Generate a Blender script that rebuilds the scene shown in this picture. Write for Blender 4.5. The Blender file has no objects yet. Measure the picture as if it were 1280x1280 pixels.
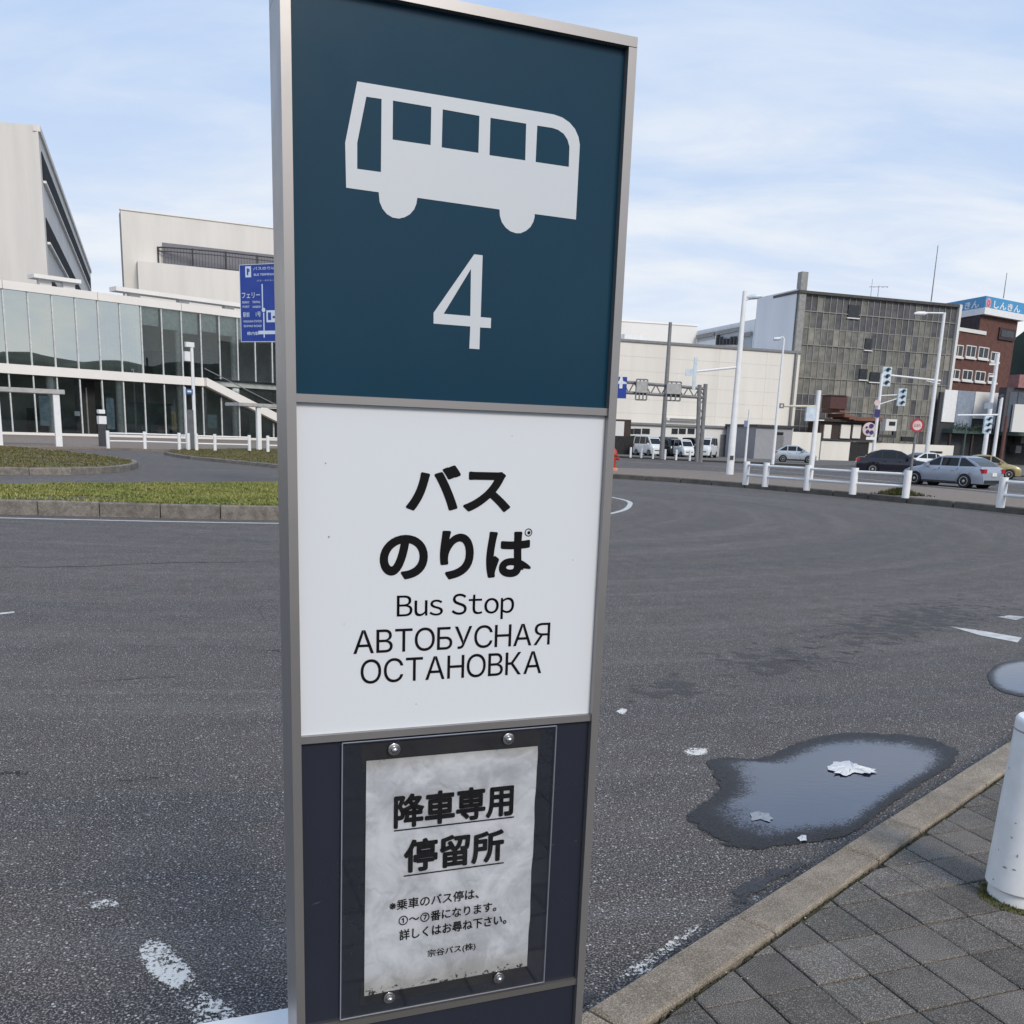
import bpy, bmesh, math, random
from mathutils import Vector, Matrix
from mathutils.geometry import tessellate_polygon
from mathutils import noise as mnoise
random.seed(7)
R = math.radians
S = bpy.context.scene
COL = S.collection

# ------------------------------------------------------------------ camera
FPX, PPY, PITCH, ROLL, CAMZ = 1173.889, 802.729, 0.2174, 0.0355, 1.70
cp, sp, cr, sr = math.cos(PITCH), math.sin(PITCH), math.cos(ROLL), math.sin(ROLL)
FW = Vector((0, cp, -sp)); r0 = Vector((1, 0, 0)); u0_ = Vector((0, sp, cp))
RT = cr * r0 + sr * u0_; UP = -sr * r0 + cr * u0_
CAM = Vector((0, 0, CAMZ))
cd = bpy.data.cameras.new('camera'); co = bpy.data.objects.new('camera', cd); COL.objects.link(co)
m = Matrix((RT, UP, -FW)).transposed().to_4x4(); m.translation = CAM; co.matrix_world = m
cd.sensor_width = 36; cd.lens = 36 * FPX / 1280; cd.shift_y = (PPY - 640) / 1280
cd.clip_start = 0.02; cd.clip_end = 4000
S.camera = co

# ------------------------------------------------------------------ world, sun, exposure
SUN_EL, SUN_AZ = R(38), R(150)     # azimuth clockwise from +Y (behind and to the right of the viewer)
W = bpy.data.worlds.new('World'); S.world = W; W.use_nodes = True
wn = W.node_tree; wn.nodes.clear()
def N(t, typ, **kw):
    n = t.nodes.new(typ)
    for k, v in kw.items():
        if k == 'inp':
            for a, b in v.items(): n.inputs[a].default_value = b
        else: setattr(n, k, v)
    return n
def L(t, a, b): t.links.new(a, b)
def MA(t, op, a, b=None, c=None, clamp=False):
    n = t.nodes.new('ShaderNodeMath'); n.operation = op; n.use_clamp = clamp
    for i, v in enumerate((a, b, c)):
        if v is None: continue
        if isinstance(v, (int, float)): n.inputs[i].default_value = v
        else: t.links.new(v, n.inputs[i])
    return n.outputs[0]
def MR(t, v, a, b, c=0.0, d=1.0):
    n = t.nodes.new('ShaderNodeMapRange'); n.interpolation_type = 'SMOOTHSTEP'
    t.links.new(v, n.inputs[0])
    for i, x in enumerate((a, b, c, d)): n.inputs[i + 1].default_value = x
    return n.outputs[0]
def MIX(t, f, a, b, mode='MIX'):
    n = t.nodes.new('ShaderNodeMix'); n.data_type = 'RGBA'; n.blend_type = mode
    if isinstance(f, (int, float)): n.inputs[0].default_value = f
    else: t.links.new(f, n.inputs[0])
    for i, v in ((6, a), (7, b)):
        if isinstance(v, tuple): n.inputs[i].default_value = v if len(v) == 4 else (*v, 1)
        else: t.links.new(v, n.inputs[i])
    return n.outputs[2]
sky = N(wn, 'ShaderNodeTexSky', sky_type='NISHITA', sun_disc=False, sun_elevation=SUN_EL, sun_rotation=SUN_AZ,
        air_density=1.0, dust_density=2.0, ozone_density=1.2)
tc = N(wn, 'ShaderNodeTexCoord')
sep = N(wn, 'ShaderNodeSeparateXYZ'); L(wn, tc.outputs['Generated'], sep.inputs[0])
zc = MA(wn, 'MAXIMUM', sep.outputs[2], 0.0)
dv = MA(wn, 'ADD', zc, 0.22)
cx = MA(wn, 'DIVIDE', sep.outputs[0], dv); cy = MA(wn, 'DIVIDE', sep.outputs[1], dv)
cmb = N(wn, 'ShaderNodeCombineXYZ'); L(wn, cx, cmb.inputs[0]); L(wn, cy, cmb.inputs[1])
mp1 = N(wn, 'ShaderNodeMapping'); L(wn, cmb.outputs[0], mp1.inputs[0])
mp1.inputs['Rotation'].default_value = (0, 0, R(18)); mp1.inputs['Scale'].default_value = (0.9, 2.0, 1); mp1.inputs['Location'].default_value = (3.1, 1.7, 0)
n1 = N(wn, 'ShaderNodeTexNoise', inp={'Scale': 1.5, 'Detail': 8, 'Roughness': 0.58, 'Distortion': 0.35}); L(wn, mp1.outputs[0], n1.inputs['Vector'])
n2 = N(wn, 'ShaderNodeTexNoise', inp={'Scale': 0.55, 'Detail': 4, 'Roughness': 0.5}); L(wn, mp1.outputs[0], n2.inputs['Vector'])
cl = MR(wn, n1.outputs[0], 0.32, 0.76); cl2 = MR(wn, n2.outputs[0], 0.35, 0.65)
cloud = MA(wn, 'MULTIPLY', cl, MA(wn, 'ADD', MA(wn, 'MULTIPLY', cl2, 0.6), 0.4))
hz = MR(wn, sep.outputs[2], 0.0, 0.40, 1.0, 0.0)          # thin cloud veil thickens towards the horizon
amt = MA(wn, 'ADD', MA(wn, 'ADD', MA(wn, 'MULTIPLY', cloud, 0.58), MA(wn, 'MULTIPLY', hz, 0.70)), 0.14, clamp=True)
cloudcol = (6.1, 6.5, 7.1, 1)
skyb = MIX(wn, 0.92, sky.outputs[0], (2.9, 4.3, 6.7, 1))
mx = MIX(wn, amt, skyb, cloudcol)
warm = MA(wn, 'MULTIPLY', MA(wn, 'MULTIPLY', cl, hz), 0.8, clamp=True)
mx = MIX(wn, warm, mx, (7.2, 7.1, 6.8, 1))
bg = N(wn, 'ShaderNodeBackground', inp={'Strength': 0.094}); L(wn, mx, bg.inputs[0])
wo = N(wn, 'ShaderNodeOutputWorld'); L(wn, bg.outputs[0], wo.inputs[0])

sl = bpy.data.lights.new('sun', 'SUN'); sl.energy = 1.75; sl.angle = R(18); sl.color = (1.0, 0.915, 0.80)
so = bpy.data.objects.new('sun', sl); COL.objects.link(so)
sd = Vector((math.sin(SUN_AZ) * math.cos(SUN_EL), math.cos(SUN_AZ) * math.cos(SUN_EL), math.sin(SUN_EL)))
so.rotation_euler = (-sd).to_track_quat('-Z', 'Y').to_euler(); so.location = sd * 50
vs = S.view_settings; vs.view_transform = 'Standard'; vs.look = 'None'; vs.gamma = 1; vs.use_curve_mapping = False
vs.exposure = 0.55
S.cycles.max_bounces = 8; S.cycles.transparent_max_bounces = 16

# ------------------------------------------------------------------ photo geometry helpers (1280 px photo)
def ray(x, y): return FW + RT * ((x - 640) / FPX) - UP * ((y - PPY) / FPX)
def G(x, y, z=0.0):
    d = ray(x, y); return CAM + d * ((z - CAMZ) / d.z)
def G2(x, y, z=0.0):
    p = G(x, y, z); return (p.x, p.y)
def D(x, y, Y):
    d = ray(x, y); return CAM + d * (Y / d.y)
def V(px, py, Y):        # ground point under the vertical edge seen at pixel (px,py), at forward distance Y
    p = D(px, py, Y); return Vector((p.x, p.y, 0))
def hor(x): return 543.2 + 0.0355 * (x - 640)
def at(x, Y):           # ground point under pixel column x at forward distance Y
    p = D(x, hor(x), Y); return Vector((p.x, p.y, 0))
def ztop(P, px, py):    # height seen at pixel (px,py) on the vertical through P
    d = ray(px, py); k = P.y / d.y; return CAMZ + d.z * k

# ------------------------------------------------------------------ mesh helpers
class MB:
    def __init__(s): s.v = []; s.f = []
    def add(s, vs, fs):
        b = len(s.v); s.v += [tuple(p) for p in vs]; s.f += [tuple(b + i for i in f) for f in fs]; return s
    def hexa(s, p):      # p: 8 points, bottom 4 ccw then top 4
        return s.add(p, [(3, 2, 1, 0), (4, 5, 6, 7), (0, 1, 5, 4), (1, 2, 6, 5), (2, 3, 7, 6), (3, 0, 4, 7)])
    def box(s, x0, x1, y0, y1, z0, z1):
        return s.hexa([(x0, y0, z0), (x1, y0, z0), (x1, y1, z0), (x0, y1, z0), (x0, y0, z1), (x1, y0, z1), (x1, y1, z1), (x0, y1, z1)])
    def prism(s, poly, z0, z1):
        n = len(poly); b = [(p[0], p[1], z0) for p in poly]; t = [(p[0], p[1], z1) for p in poly]
        tr = tessellate_polygon([[Vector((p[0], p[1], 0)) for p in poly]])
        return s.add(b + t, [tuple(reversed(x)) for x in tr] + [tuple(i + n for i in x) for x in tr] + [(i, (i + 1) % n, n + (i + 1) % n, n + i) for i in range(n)])
    def tube(s, p0, p1, ra, rb=None, n=10):
        rb = ra if rb is None else rb
        p0 = Vector(p0); p1 = Vector(p1); d = (p1 - p0).normalized()
        a = d.orthogonal().normalized(); b = d.cross(a)
        vs = [p + (a * math.cos(2 * math.pi * i / n) + b * math.sin(2 * math.pi * i / n)) * rr for p, rr in ((p0, ra), (p1, rb)) for i in range(n)]
        return s.add(vs, [(i, (i + 1) % n, n + (i + 1) % n, n + i) for i in range(n)] + [tuple(reversed(range(n))), tuple(range(n, 2 * n))])
    def path(s, pts, ra, n=8):
        for a, b in zip(pts, pts[1:]): s.tube(a, b, ra, n=n)
        return s
    def lathe(s, prof, c=(0, 0, 0), n=24, ax=None):
        ax = Vector(ax or (0, 0, 1)).normalized(); a = ax.orthogonal().normalized(); b = ax.cross(a); c = Vector(c)
        vs = [c + ax * h + (a * math.cos(2 * math.pi * i / n) + b * math.sin(2 * math.pi * i / n)) * r for r, h in prof for i in range(n)]
        k = len(prof)
        fs = [(j * n + i, j * n + (i + 1) % n, (j + 1) * n + (i + 1) % n, (j + 1) * n + i) for j in range(k - 1) for i in range(n)]
        fs += [tuple(reversed(range(n))), tuple(range((k - 1) * n, k * n))]
        return s.add(vs, fs)
    def mesh(s, name, mat=None, smooth=False):
        me = bpy.data.meshes.new(name); me.from_pydata(s.v, [], s.f)
        bm = bmesh.new(); bm.from_mesh(me)
        if 1 < len(bm.faces) < 60000: bmesh.ops.recalc_face_normals(bm, faces=bm.faces)
        bm.to_mesh(me); bm.free()
        if mat: me.materials.append(mat)
        if smooth:
            for p in me.polygons: p.use_smooth = True
            me.set_sharp_from_angle(angle=R(38))
        return me
def thing(name, label, cat, loc=(0, 0, 0), group=None, rz=0.0):
    o = bpy.data.objects.new(name, None); COL.objects.link(o); o.location = loc; o.rotation_euler = (0, 0, rz)
    o.empty_display_size = .1
    o['label'] = label; o['category'] = cat
    if group: o['group'] = group
    return o
def tag(o, label, cat, group=None, kind=None):
    o['label'] = label; o['category'] = cat
    if group: o['group'] = group
    if kind: o['kind'] = kind
    return o
def link(name, me, parent=None, local=False):
    o = bpy.data.objects.new(name, me); COL.objects.link(o)
    if parent is not None:
        o.parent = parent
        if not local:
            q = parent; M = Matrix.Identity(4)
            chain = []
            while q is not None: chain.append(q); q = q.parent
            for q in reversed(chain):
                M = M @ q.matrix_parent_inverse @ Matrix.LocRotScale(q.location, q.rotation_euler, q.scale)
            o.matrix_parent_inverse = M.inverted()
    return o
def part(name, mb, mat, parent=None, smooth=False, local=False):
    return link(name, mb.mesh(name, mat, smooth), parent, local)
def struct(name, mb, mat, smooth=False, kind='structure'):
    o = part(name, mb, mat, None, smooth); o['kind'] = kind; return o
def dup(root, loc, rz=None, label=None, group=None):
    r = root.copy(); COL.objects.link(r); r.location = loc
    if rz is not None: r.rotation_euler = (0, 0, rz)
    if label: r['label'] = label
    if group: r['group'] = group
    for ch in list(root.children):
        c = ch.copy(); COL.objects.link(c); c.parent = r
        for g in list(ch.children):
            d = g.copy(); COL.objects.link(d); d.parent = c
    return r
def flat(outer, holes=()):      # tessellated 2D polygon -> verts2d, tris
    loops = [[Vector((x, y, 0)) for x, y in outer]] + [[Vector((x, y, 0)) for x, y in h] for h in holes]
    tr = tessellate_polygon(loops); pts = [p for l in loops for p in l]
    return [(p.x, p.y) for p in pts], [tuple(t) for t in tr]
class Fac:                       # a vertical plane: u along it, n out of it (towards the viewer), z up
    def __init__(s, P0, P1, outward=None):
        s.o = Vector((P0[0], P0[1], 0)); s.u = Vector((P1[0] - P0[0], P1[1] - P0[1], 0)); s.len = s.u.length; s.u.normalize()
        s.n = Vector((s.u.y, -s.u.x, 0))
        w = (Vector(outward) if outward else Vector((0, 0, 0)) - s.o)
        if s.n.dot(w) < 0: s.n = -s.n
    def P(s, u, n, z): return s.o + s.u * u + s.n * n + Vector((0, 0, z))
    def uz(s, px, py, off=0.0):
        d = ray(px, py); o = s.o + s.n * off
        k = (o - CAM).dot(s.n) / d.dot(s.n); p = CAM + d * k
        return ((p - s.o).dot(s.u), p.z)
    def box(s, mb, u0, u1, n0, n1, z0, z1):
        return mb.hexa([s.P(*q) for q in ((u0, n0, z0), (u1, n0, z0), (u1, n1, z0), (u0, n1, z0), (u0, n0, z1), (u1, n0, z1), (u1, n1, z1), (u0, n1, z1))])
    def poly(s, mb, pts, n0, n1, holes=()):
        p2, tr = flat(pts, holes); k = len(p2)
        vs = [s.P(u, n0, z) for u, z in p2] + [s.P(u, n1, z) for u, z in p2]
        fs = [tuple(reversed(t)) for t in tr] + [tuple(i + k for i in t) for t in tr]
        b = 0
        for lp in [pts] + list(holes):
            n = len(lp); fs += [(b + i, b + (i + 1) % n, b + k + (i + 1) % n, b + k + i) for i in range(n)]; b += n
        return mb.add(vs, fs)
    def sheet(s, mb, pts, n, holes=()):
        p2, tr = flat(pts, holes); return mb.add([s.P(u, n, z) for u, z in p2], tr)

# ------------------------------------------------------------------ materials
def mat(name, col, rough=0.6, metal=0.0, var=0.12, scale=3.0, bump=0.0, bscale=40.0, spec=0.5, col2=None, rvar=0.1, objvar=0.0, coat=0.0, stretch=None):
    mt = bpy.data.materials.new(name); mt.use_nodes = True; t = mt.node_tree
    b = t.nodes['Principled BSDF']; b.inputs['Roughness'].default_value = rough; b.inputs['Metallic'].default_value = metal
    b.inputs['Specular IOR Level'].default_value = spec
    if coat: b.inputs['Coat Weight'].default_value = coat; b.inputs['Coat Roughness'].default_value = 0.05
    tcn = N(t, 'ShaderNodeTexCoord')
    nz = N(t, 'ShaderNodeTexNoise', inp={'Scale': scale, 'Detail': 6, 'Roughness': 0.6}); _v = tcn.outputs['Object']
    if stretch: _m = N(t, 'ShaderNodeMapping'); _m.inputs['Scale'].default_value = stretch; L(t, _v, _m.inputs[0]); _v = _m.outputs[0]
    L(t, _v, nz.inputs['Vector'])
    c2 = col2 or tuple(max(0, c * (1 - var * 2)) for c in col)
    out = MIX(t, MR(t, nz.outputs[0], 0.3, 0.7), col, c2)
    if objvar:
        oi = N(t, 'ShaderNodeObjectInfo'); hs = N(t, 'ShaderNodeHueSaturation')
        L(t, out, hs.inputs['Color']); L(t, MA(t, 'ADD', MA(t, 'MULTIPLY', oi.outputs['Random'], objvar), 1 - objvar / 2), hs.inputs['Value']); out = hs.outputs[0]
    L(t, out, b.inputs['Base Color'])
    if rvar: L(t, MR(t, nz.outputs[0], 0.3, 0.7, max(0.02, rough - rvar), min(1, rough + rvar)), b.inputs['Roughness'])
    if bump:
        n3 = N(t, 'ShaderNodeTexNoise', inp={'Scale': bscale, 'Detail': 5}); L(t, tcn.outputs['Object'], n3.inputs['Vector'])
        bp = N(t, 'ShaderNodeBump', inp={'Strength': bump, 'Distance': 0.01}); L(t, n3.outputs[0], bp.inputs['Height']); L(t, bp.outputs[0], b.inputs['Normal'])
    return mt
def glass(name, tint, ior=1.6, rough=0.01, dens=1.0, refl=(.95, .98, 1)):
    mt = bpy.data.materials.new(name); mt.use_nodes = True; t = mt.node_tree; t.nodes.clear()
    fr = N(t, 'ShaderNodeFresnel', inp={'IOR': ior}); tr = N(t, 'ShaderNodeBsdfTransparent'); tr.inputs[0].default_value = (*tint, 1)
    gl = N(t, 'ShaderNodeBsdfGlossy'); gl.inputs['Roughness'].default_value = rough; gl.inputs[0].default_value = (*refl, 1)
    mxs = N(t, 'ShaderNodeMixShader'); L(t, MA(t, 'MULTIPLY', fr.outputs[0], dens, clamp=True), mxs.inputs[0]); L(t, tr.outputs[0], mxs.inputs[1]); L(t, gl.outputs[0], mxs.inputs[2])
    o = N(t, 'ShaderNodeOutputMaterial'); L(t, mxs.outputs[0], o.inputs[0]); return mt

def asphalt():
    mt = bpy.data.materials.new('asphalt'); mt.use_nodes = True; t = mt.node_tree; b = t.nodes['Principled BSDF']
    g = N(t, 'ShaderNodeNewGeometry'); P = g.outputs['Position']
    big = N(t, 'ShaderNodeTexNoise', inp={'Scale': 0.35, 'Detail': 5, 'Roughness': 0.6}); L(t, P, big.inputs['Vector'])
    mid = N(t, 'ShaderNodeTexNoise', inp={'Scale': 3.0, 'Detail': 6, 'Roughness': 0.65}); L(t, P, mid.inputs['Vector'])
    fin = N(t, 'ShaderNodeTexNoise', inp={'Scale': 130, 'Detail': 3, 'Roughness': 0.7}); L(t, P, fin.inputs['Vector'])
    vo = N(t, 'ShaderNodeTexVoronoi', inp={'Scale': 95}); L(t, P, vo.inputs['Vector'])
    vc = N(t, 'ShaderNodeSeparateColor'); L(t, vo.outputs['Color'], vc.inputs[0])
    c = MIX(t, MR(t, big.outputs[0], 0.3, 0.7), (0.072, 0.064, 0.060), (0.094, 0.083, 0.077))
    c = MIX(t, MR(t, mid.outputs[0], 0.35, 0.75, 0.0, 0.40), c, (0.056, 0.048, 0.045))
    # faint arcs left by turning tyres
    s = N(t, 'ShaderNodeSeparateXYZ'); L(t, P, s.inputs[0])
    dx = MA(t, 'SUBTRACT', s.outputs[0], -6.0); dy = MA(t, 'SUBTRACT', s.outputs[1], 24.0)
    rad = MA(t, 'SQRT', MA(t, 'ADD', MA(t, 'MULTIPLY', dx, dx), MA(t, 'MULTIPLY', MA(t, 'MULTIPLY', dy, dy), 1.4)))
    ang = MA(t, 'ARCTAN2', dy, dx)
    cb = N(t, 'ShaderNodeCombineXYZ'); L(t, rad, cb.inputs[0]); L(t, MA(t, 'MULTIPLY', ang, 0.6), cb.inputs[1])
    arc = N(t, 'ShaderNodeTexNoise', inp={'Scale': 1.4, 'Detail': 5, 'Roughness': 0.7}); L(t, cb.outputs[0], arc.inputs['Vector'])
    c = MIX(t, MR(t, arc.outputs[0], 0.50, 0.60, 0.0, 0.75), c, (0.052, 0.051, 0.055))
    c = MIX(t, MR(t, arc.outputs[0], 0.48, 0.40, 0.0, 0.5), c, (0.125, 0.120, 0.118))
    # aggregate
    fi2 = N(t, 'ShaderNodeTexNoise', inp={'Scale': 38, 'Detail': 3, 'Roughness': 0.75}); L(t, P, fi2.inputs['Vector'])
    c = MIX(t, MR(t, fi2.outputs[0], 0.50, 0.64, 0, 0.35), c, (0.20, 0.18, 0.17))
    c = MIX(t, MR(t, fi2.outputs[0], 0.50, 0.38, 0, 0.40), c, (0.035, 0.031, 0.030))
    c = MIX(t, MR(t, fin.outputs[0], 0.53, 0.62, 0, 0.75), c, (0.42, 0.39, 0.37))
    c = MIX(t, MR(t, fin.outputs[0], 0.50, 0.38, 0, 0.70), c, (0.020, 0.020, 0.022))
    st = MA(t, 'MULTIPLY', MR(t, vc.outputs[0], 0.89, 0.95), MR(t, vo.outputs['Distance'], 0.55, 0.25))
    c = MIX(t, MA(t, 'MULTIPLY', st, 0.85), c, (0.58, 0.56, 0.54))
    L(t, c, b.inputs['Base Color'])
    L(t, MR(t, mid.outputs[0], 0.3, 0.7, 0.72, 0.92), b.inputs['Roughness']); b.inputs['Specular IOR Level'].default_value = 0.22
    bp = N(t, 'ShaderNodeBump', inp={'Strength': 0.9, 'Distance': 0.006}); L(t, MA(t, 'ADD', fin.outputs[0], MA(t, 'MULTIPLY', vo.outputs['Distance'], 0.4)), bp.inputs['Height'])
    L(t, bp.outputs[0], b.inputs['Normal']); return mt
M_ASPH = asphalt()
def speckle(name, c1, c2, lo=(0.05, 0.05, 0.05), hi=(0.5, 0.48, 0.45), sc=260, rough=0.9, objvar=0.18, amt=0.6, moss=0.0, stain=None):
    mt = bpy.data.materials.new(name); mt.use_nodes = True; t = mt.node_tree; b = t.nodes['Principled BSDF']
    g = N(t, 'ShaderNodeNewGeometry'); P = g.outputs['Position']; oi = N(t, 'ShaderNodeObjectInfo')
    mid = N(t, 'ShaderNodeTexNoise', inp={'Scale': 7.0, 'Detail': 6, 'Roughness': 0.65}); L(t, P, mid.inputs['Vector'])
    fin = N(t, 'ShaderNodeTexNoise', inp={'Scale': sc, 'Detail': 2, 'Roughness': 0.8}); L(t, P, fin.inputs['Vector'])
    c = MIX(t, MR(t, mid.outputs[0], 0.32, 0.68), c1, c2)
    if stain: 
        sn = N(t, 'ShaderNodeTexNoise', inp={'Scale': 2.6, 'Detail': 7, 'Roughness': 0.7}); L(t, P, sn.inputs['Vector'])
        c = MIX(t, MR(t, sn.outputs[0], 0.5, 0.72, 0, 0.7), c, stain)
    c = MIX(t, MR(t, fin.outputs[0], 0.52, 0.66, 0, amt), c, hi)
    c = MIX(t, MR(t, fin.outputs[0], 0.48, 0.36, 0, amt), c, lo)
    hs = N(t, 'ShaderNodeHueSaturation'); L(t, c, hs.inputs['Color'])
    L(t, MA(t, 'ADD', MA(t, 'MULTIPLY', oi.outputs['Random'], objvar), 1 - objvar / 2), hs.inputs['Value'])
    L(t, hs.outputs[0], b.inputs['Base Color']); b.inputs['Roughness'].default_value = rough; b.inputs['Specular IOR Level'].default_value = 0.35
    bp = N(t, 'ShaderNodeBump', inp={'Strength': 0.55, 'Distance': 0.003}); L(t, fin.outputs[0], bp.inputs['Height']); L(t, bp.outputs[0], b.inputs['Normal'])
    return mt
M_PAVER = speckle('paver_concrete', (0.070, 0.060, 0.051), (0.115, 0.099, 0.084), objvar=0.5, stain=(0.075, 0.078, 0.062))
M_KERB = speckle('kerb_concrete', (0.20, 0.158, 0.112), (0.31, 0.252, 0.190), sc=220, objvar=0.22, stain=(0.13, 0.115, 0.085))
M_OLDKERB = speckle('weathered_kerb', (0.13, 0.115, 0.10), (0.24, 0.215, 0.185), sc=60, objvar=0.25, stain=(0.06, 0.05, 0.04), amt=0.3)
M_GROUND = speckle('distant_ground', (0.10, 0.098, 0.094), (0.14, 0.136, 0.13), sc=30, objvar=0, amt=0.3)
M_MEDIAN = speckle('brown_paving', (0.17, 0.135, 0.11), (0.24, 0.195, 0.16), sc=50, objvar=0, amt=0.3)
M_JOINT = mat('joint_soil', (0.030, 0.026, 0.02), 0.95, col2=(0.022, 0.026, 0.012), scale=14, bump=.6)
M_MOSS = mat('moss_blades', (0.055, 0.075, 0.018), 0.9, col2=(0.10, 0.085, 0.03), scale=30)
def grassmat(name, a, b_, c_):
    mt = bpy.data.materials.new(name); mt.use_nodes = True; t = mt.node_tree; b = t.nodes['Principled BSDF']
    g = N(t, 'ShaderNodeNewGeometry')
    n = N(t, 'ShaderNodeTexNoise', inp={'Scale': 0.8, 'Detail': 6, 'Roughness': 0.7}); L(t, g.outputs['Position'], n.inputs['Vector'])
    c = MIX(t, MR(t, n.outputs[0], 0.35, 0.65), a, b_)
    c = MIX(t, MA(t, 'MULTIPLY', MA(t, 'POWER', g.outputs['Random Per Island'], 2.0), 0.75), c, c_)
    L(t, c, b.inputs['Base Color']); b.inputs['Roughness'].default_value = 0.8; b.inputs['Specular IOR Level'].default_value = .2; return mt
M_GRASS = grassmat('grass_blades', (0.115, 0.165, 0.035), (0.24, 0.245, 0.07), (0.38, 0.345, 0.14))
M_GRASS2 = grassmat('dry_grass', (0.10, 0.11, 0.03), (0.16, 0.14, 0.06), (0.24, 0.19, 0.10))
M_SOIL = mat('lawn_soil', (0.075, 0.085, 0.025), 0.95, col2=(0.11, 0.09, 0.045), scale=2, bump=.5, bscale=12)
M_WHITE = mat('white_paint', (0.74, 0.76, 0.78), 0.42, var=0.06, scale=6, col2=(0.62, 0.63, 0.63))
M_WHITE2 = mat('white_paint_far', (0.78, 0.79, 0.80), 0.5, var=0.05)
M_LINE = mat('road_line_paint', (0.60, 0.60, 0.58), 0.8, col2=(0.42, 0.42, 0.41), scale=9)
M_ALU = mat('brushed_aluminium', (0.34, 0.325, 0.32), 0.40, metal=0.75, var=0.06, scale=3, rvar=.08)
M_ALUD = mat('grey_aluminium', (0.20, 0.19, 0.18), 0.45, metal=0.6, var=0.1, scale=2)
M_STEEL = mat('stainless_steel', (0.62, 0.61, 0.60), 0.22, metal=1.0, var=0.08, scale=90)
M_GREY = mat('galvanised_grey', (0.23, 0.235, 0.24), 0.5, metal=.3, var=0.1)
M_DGREY = mat('dark_grey_paint', (0.05, 0.052, 0.058), 0.5)
M_BLACK = mat('black_rubber', (0.015, 0.015, 0.016), 0.7)

# ------------------------------------------------------------------ ground, road, pavement
mb = MB(); n = 48; mb.add([(0, 60, -0.02)] + [(1800 * math.cos(2 * math.pi * i / n), 60 + 1800 * math.sin(2 * math.pi * i / n), -0.02) for i in range(n)],
                       [(0, 1 + i, 1 + (i + 1) % n) for i in range(n)]); struct('ground', mb, M_GROUND)
mb = MB(); mb.add([(-95, -12, 0), (95, -12, 0), (95, 118, 0), (-95, 118, 0)], [(0, 1, 2, 3)]); struct('road', mb, M_ASPH)

M_TAR = mat('crack_filler', (.022, .021, .022), .7)
def smooth_px(a):
    P = [Vector(G2(x, y)) for x, y in a]; Q = []
    for i in range(len(P) - 1):
        for k in range(10): Q.append(P[i].lerp(P[i + 1], k / 10) + Vector((random.gauss(0, .004), random.gauss(0, .02))))
    Q.append(P[-1]); n = len(Q)
    def f(w): 
        h = [w * .5 * random.uniform(.3, 1.2) * math.sin(math.pi * (i + .5) / n) ** .4 for i in range(n)]
        return ([(q.x, q.y + h[i], .003) for i, q in enumerate(Q)] + [(q.x, q.y - h[i], .003) for i, q in enumerate(Q)], [(i, i + 1, n + i + 1, n + i) for i in range(n - 1)])
    return f
# kerb centre polyline of the near pavement (outer edge), from beside the viewer away to the right
KO = [(x_, 2.40 + 1.045 * (x_ - .25)) for x_ in (-3.05, -1.2, -.30, .25, .80, 1.37, 1.66, 2.24, 2.80, 3.3)] + [(3.95, 6.22), (4.65, 6.88), (5.35, 7.48), (6.05, 8.02), (6.8, 8.54), (7.55, 9.0), (8.3, 9.4), (9.1, 9.75), (12.0, 10.7), (16, 11.5)]
KW = 0.165
def offs(pl, d):
    out = []
    for i, p in enumerate(pl):
        a = Vector(pl[max(0, i - 1)]); b = Vector(pl[min(len(pl) - 1, i + 1)]); t = (b - a).normalized()
        out.append((p[0] + t.y * d, p[1] - t.x * d))
    return out
KI = offs(KO, KW)
KJ = offs(KO, KW + 0.012)
PZ = 0.10
kerb = bpy.data.objects.new('kerb', None); COL.objects.link(kerb); kerb['kind'] = 'structure'
def bevel_stone(mb, a, b, c, d, z0, z1, bv=0.008, gap=0.004):
    # a,b outer edge; d,c inner edge (a-d first joint, b-c second)
    P = [Vector(p) for p in (a, b, c, d)]; cen = sum(P, Vector((0, 0))) / 4
    def ins(k): 
        o = []
        for i in range(4):
            p = P[i]; e1 = (P[(i + 1) % 4] - p).normalized(); e2 = (P[i - 1] - p).normalized()
            o.append(p + (e1 + e2) * k)
        return o
    A, B = ins(gap), ins(gap + bv); n = 4
    vs = [(p.x, p.y, z0) for p in A] + [(p.x, p.y, z1 - bv) for p in A] + [(p.x, p.y, z1) for p in B]
    fs = [(3, 2, 1, 0), (8, 9, 10, 11)]
    for k in (0, 4): fs += [(k + i, k + (i + 1) % 4, k + 4 + (i + 1) % 4, k + 4 + i) for i in range(4)]
    return mb.add(vs, fs)
def subdiv(a, b, k): 
    return [(a[0] + (b[0] - a[0]) * i / k, a[1] + (b[1] - a[1]) * i / k) for i in range(k)]
oo, ii = [], []
for i in range(len(KO) - 1):
    ln = (Vector(KO[i + 1]) - Vector(KO[i])).length; k = max(1, round(ln / 0.9))
    oo += subdiv(KO[i], KO[i + 1], k); ii += subdiv(KI[i], KI[i + 1], k)
oo.append(KO[-1]); ii.append(KI[-1])
for i in range(len(oo) - 1):
    mb = MB(); bevel_stone(mb, oo[i], oo[i + 1], ii[i + 1], ii[i], -0.05, PZ + 0.012 + random.uniform(-.002, .002), .010, .0055); part('kerb_stone', mb, M_KERB, kerb)

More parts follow.
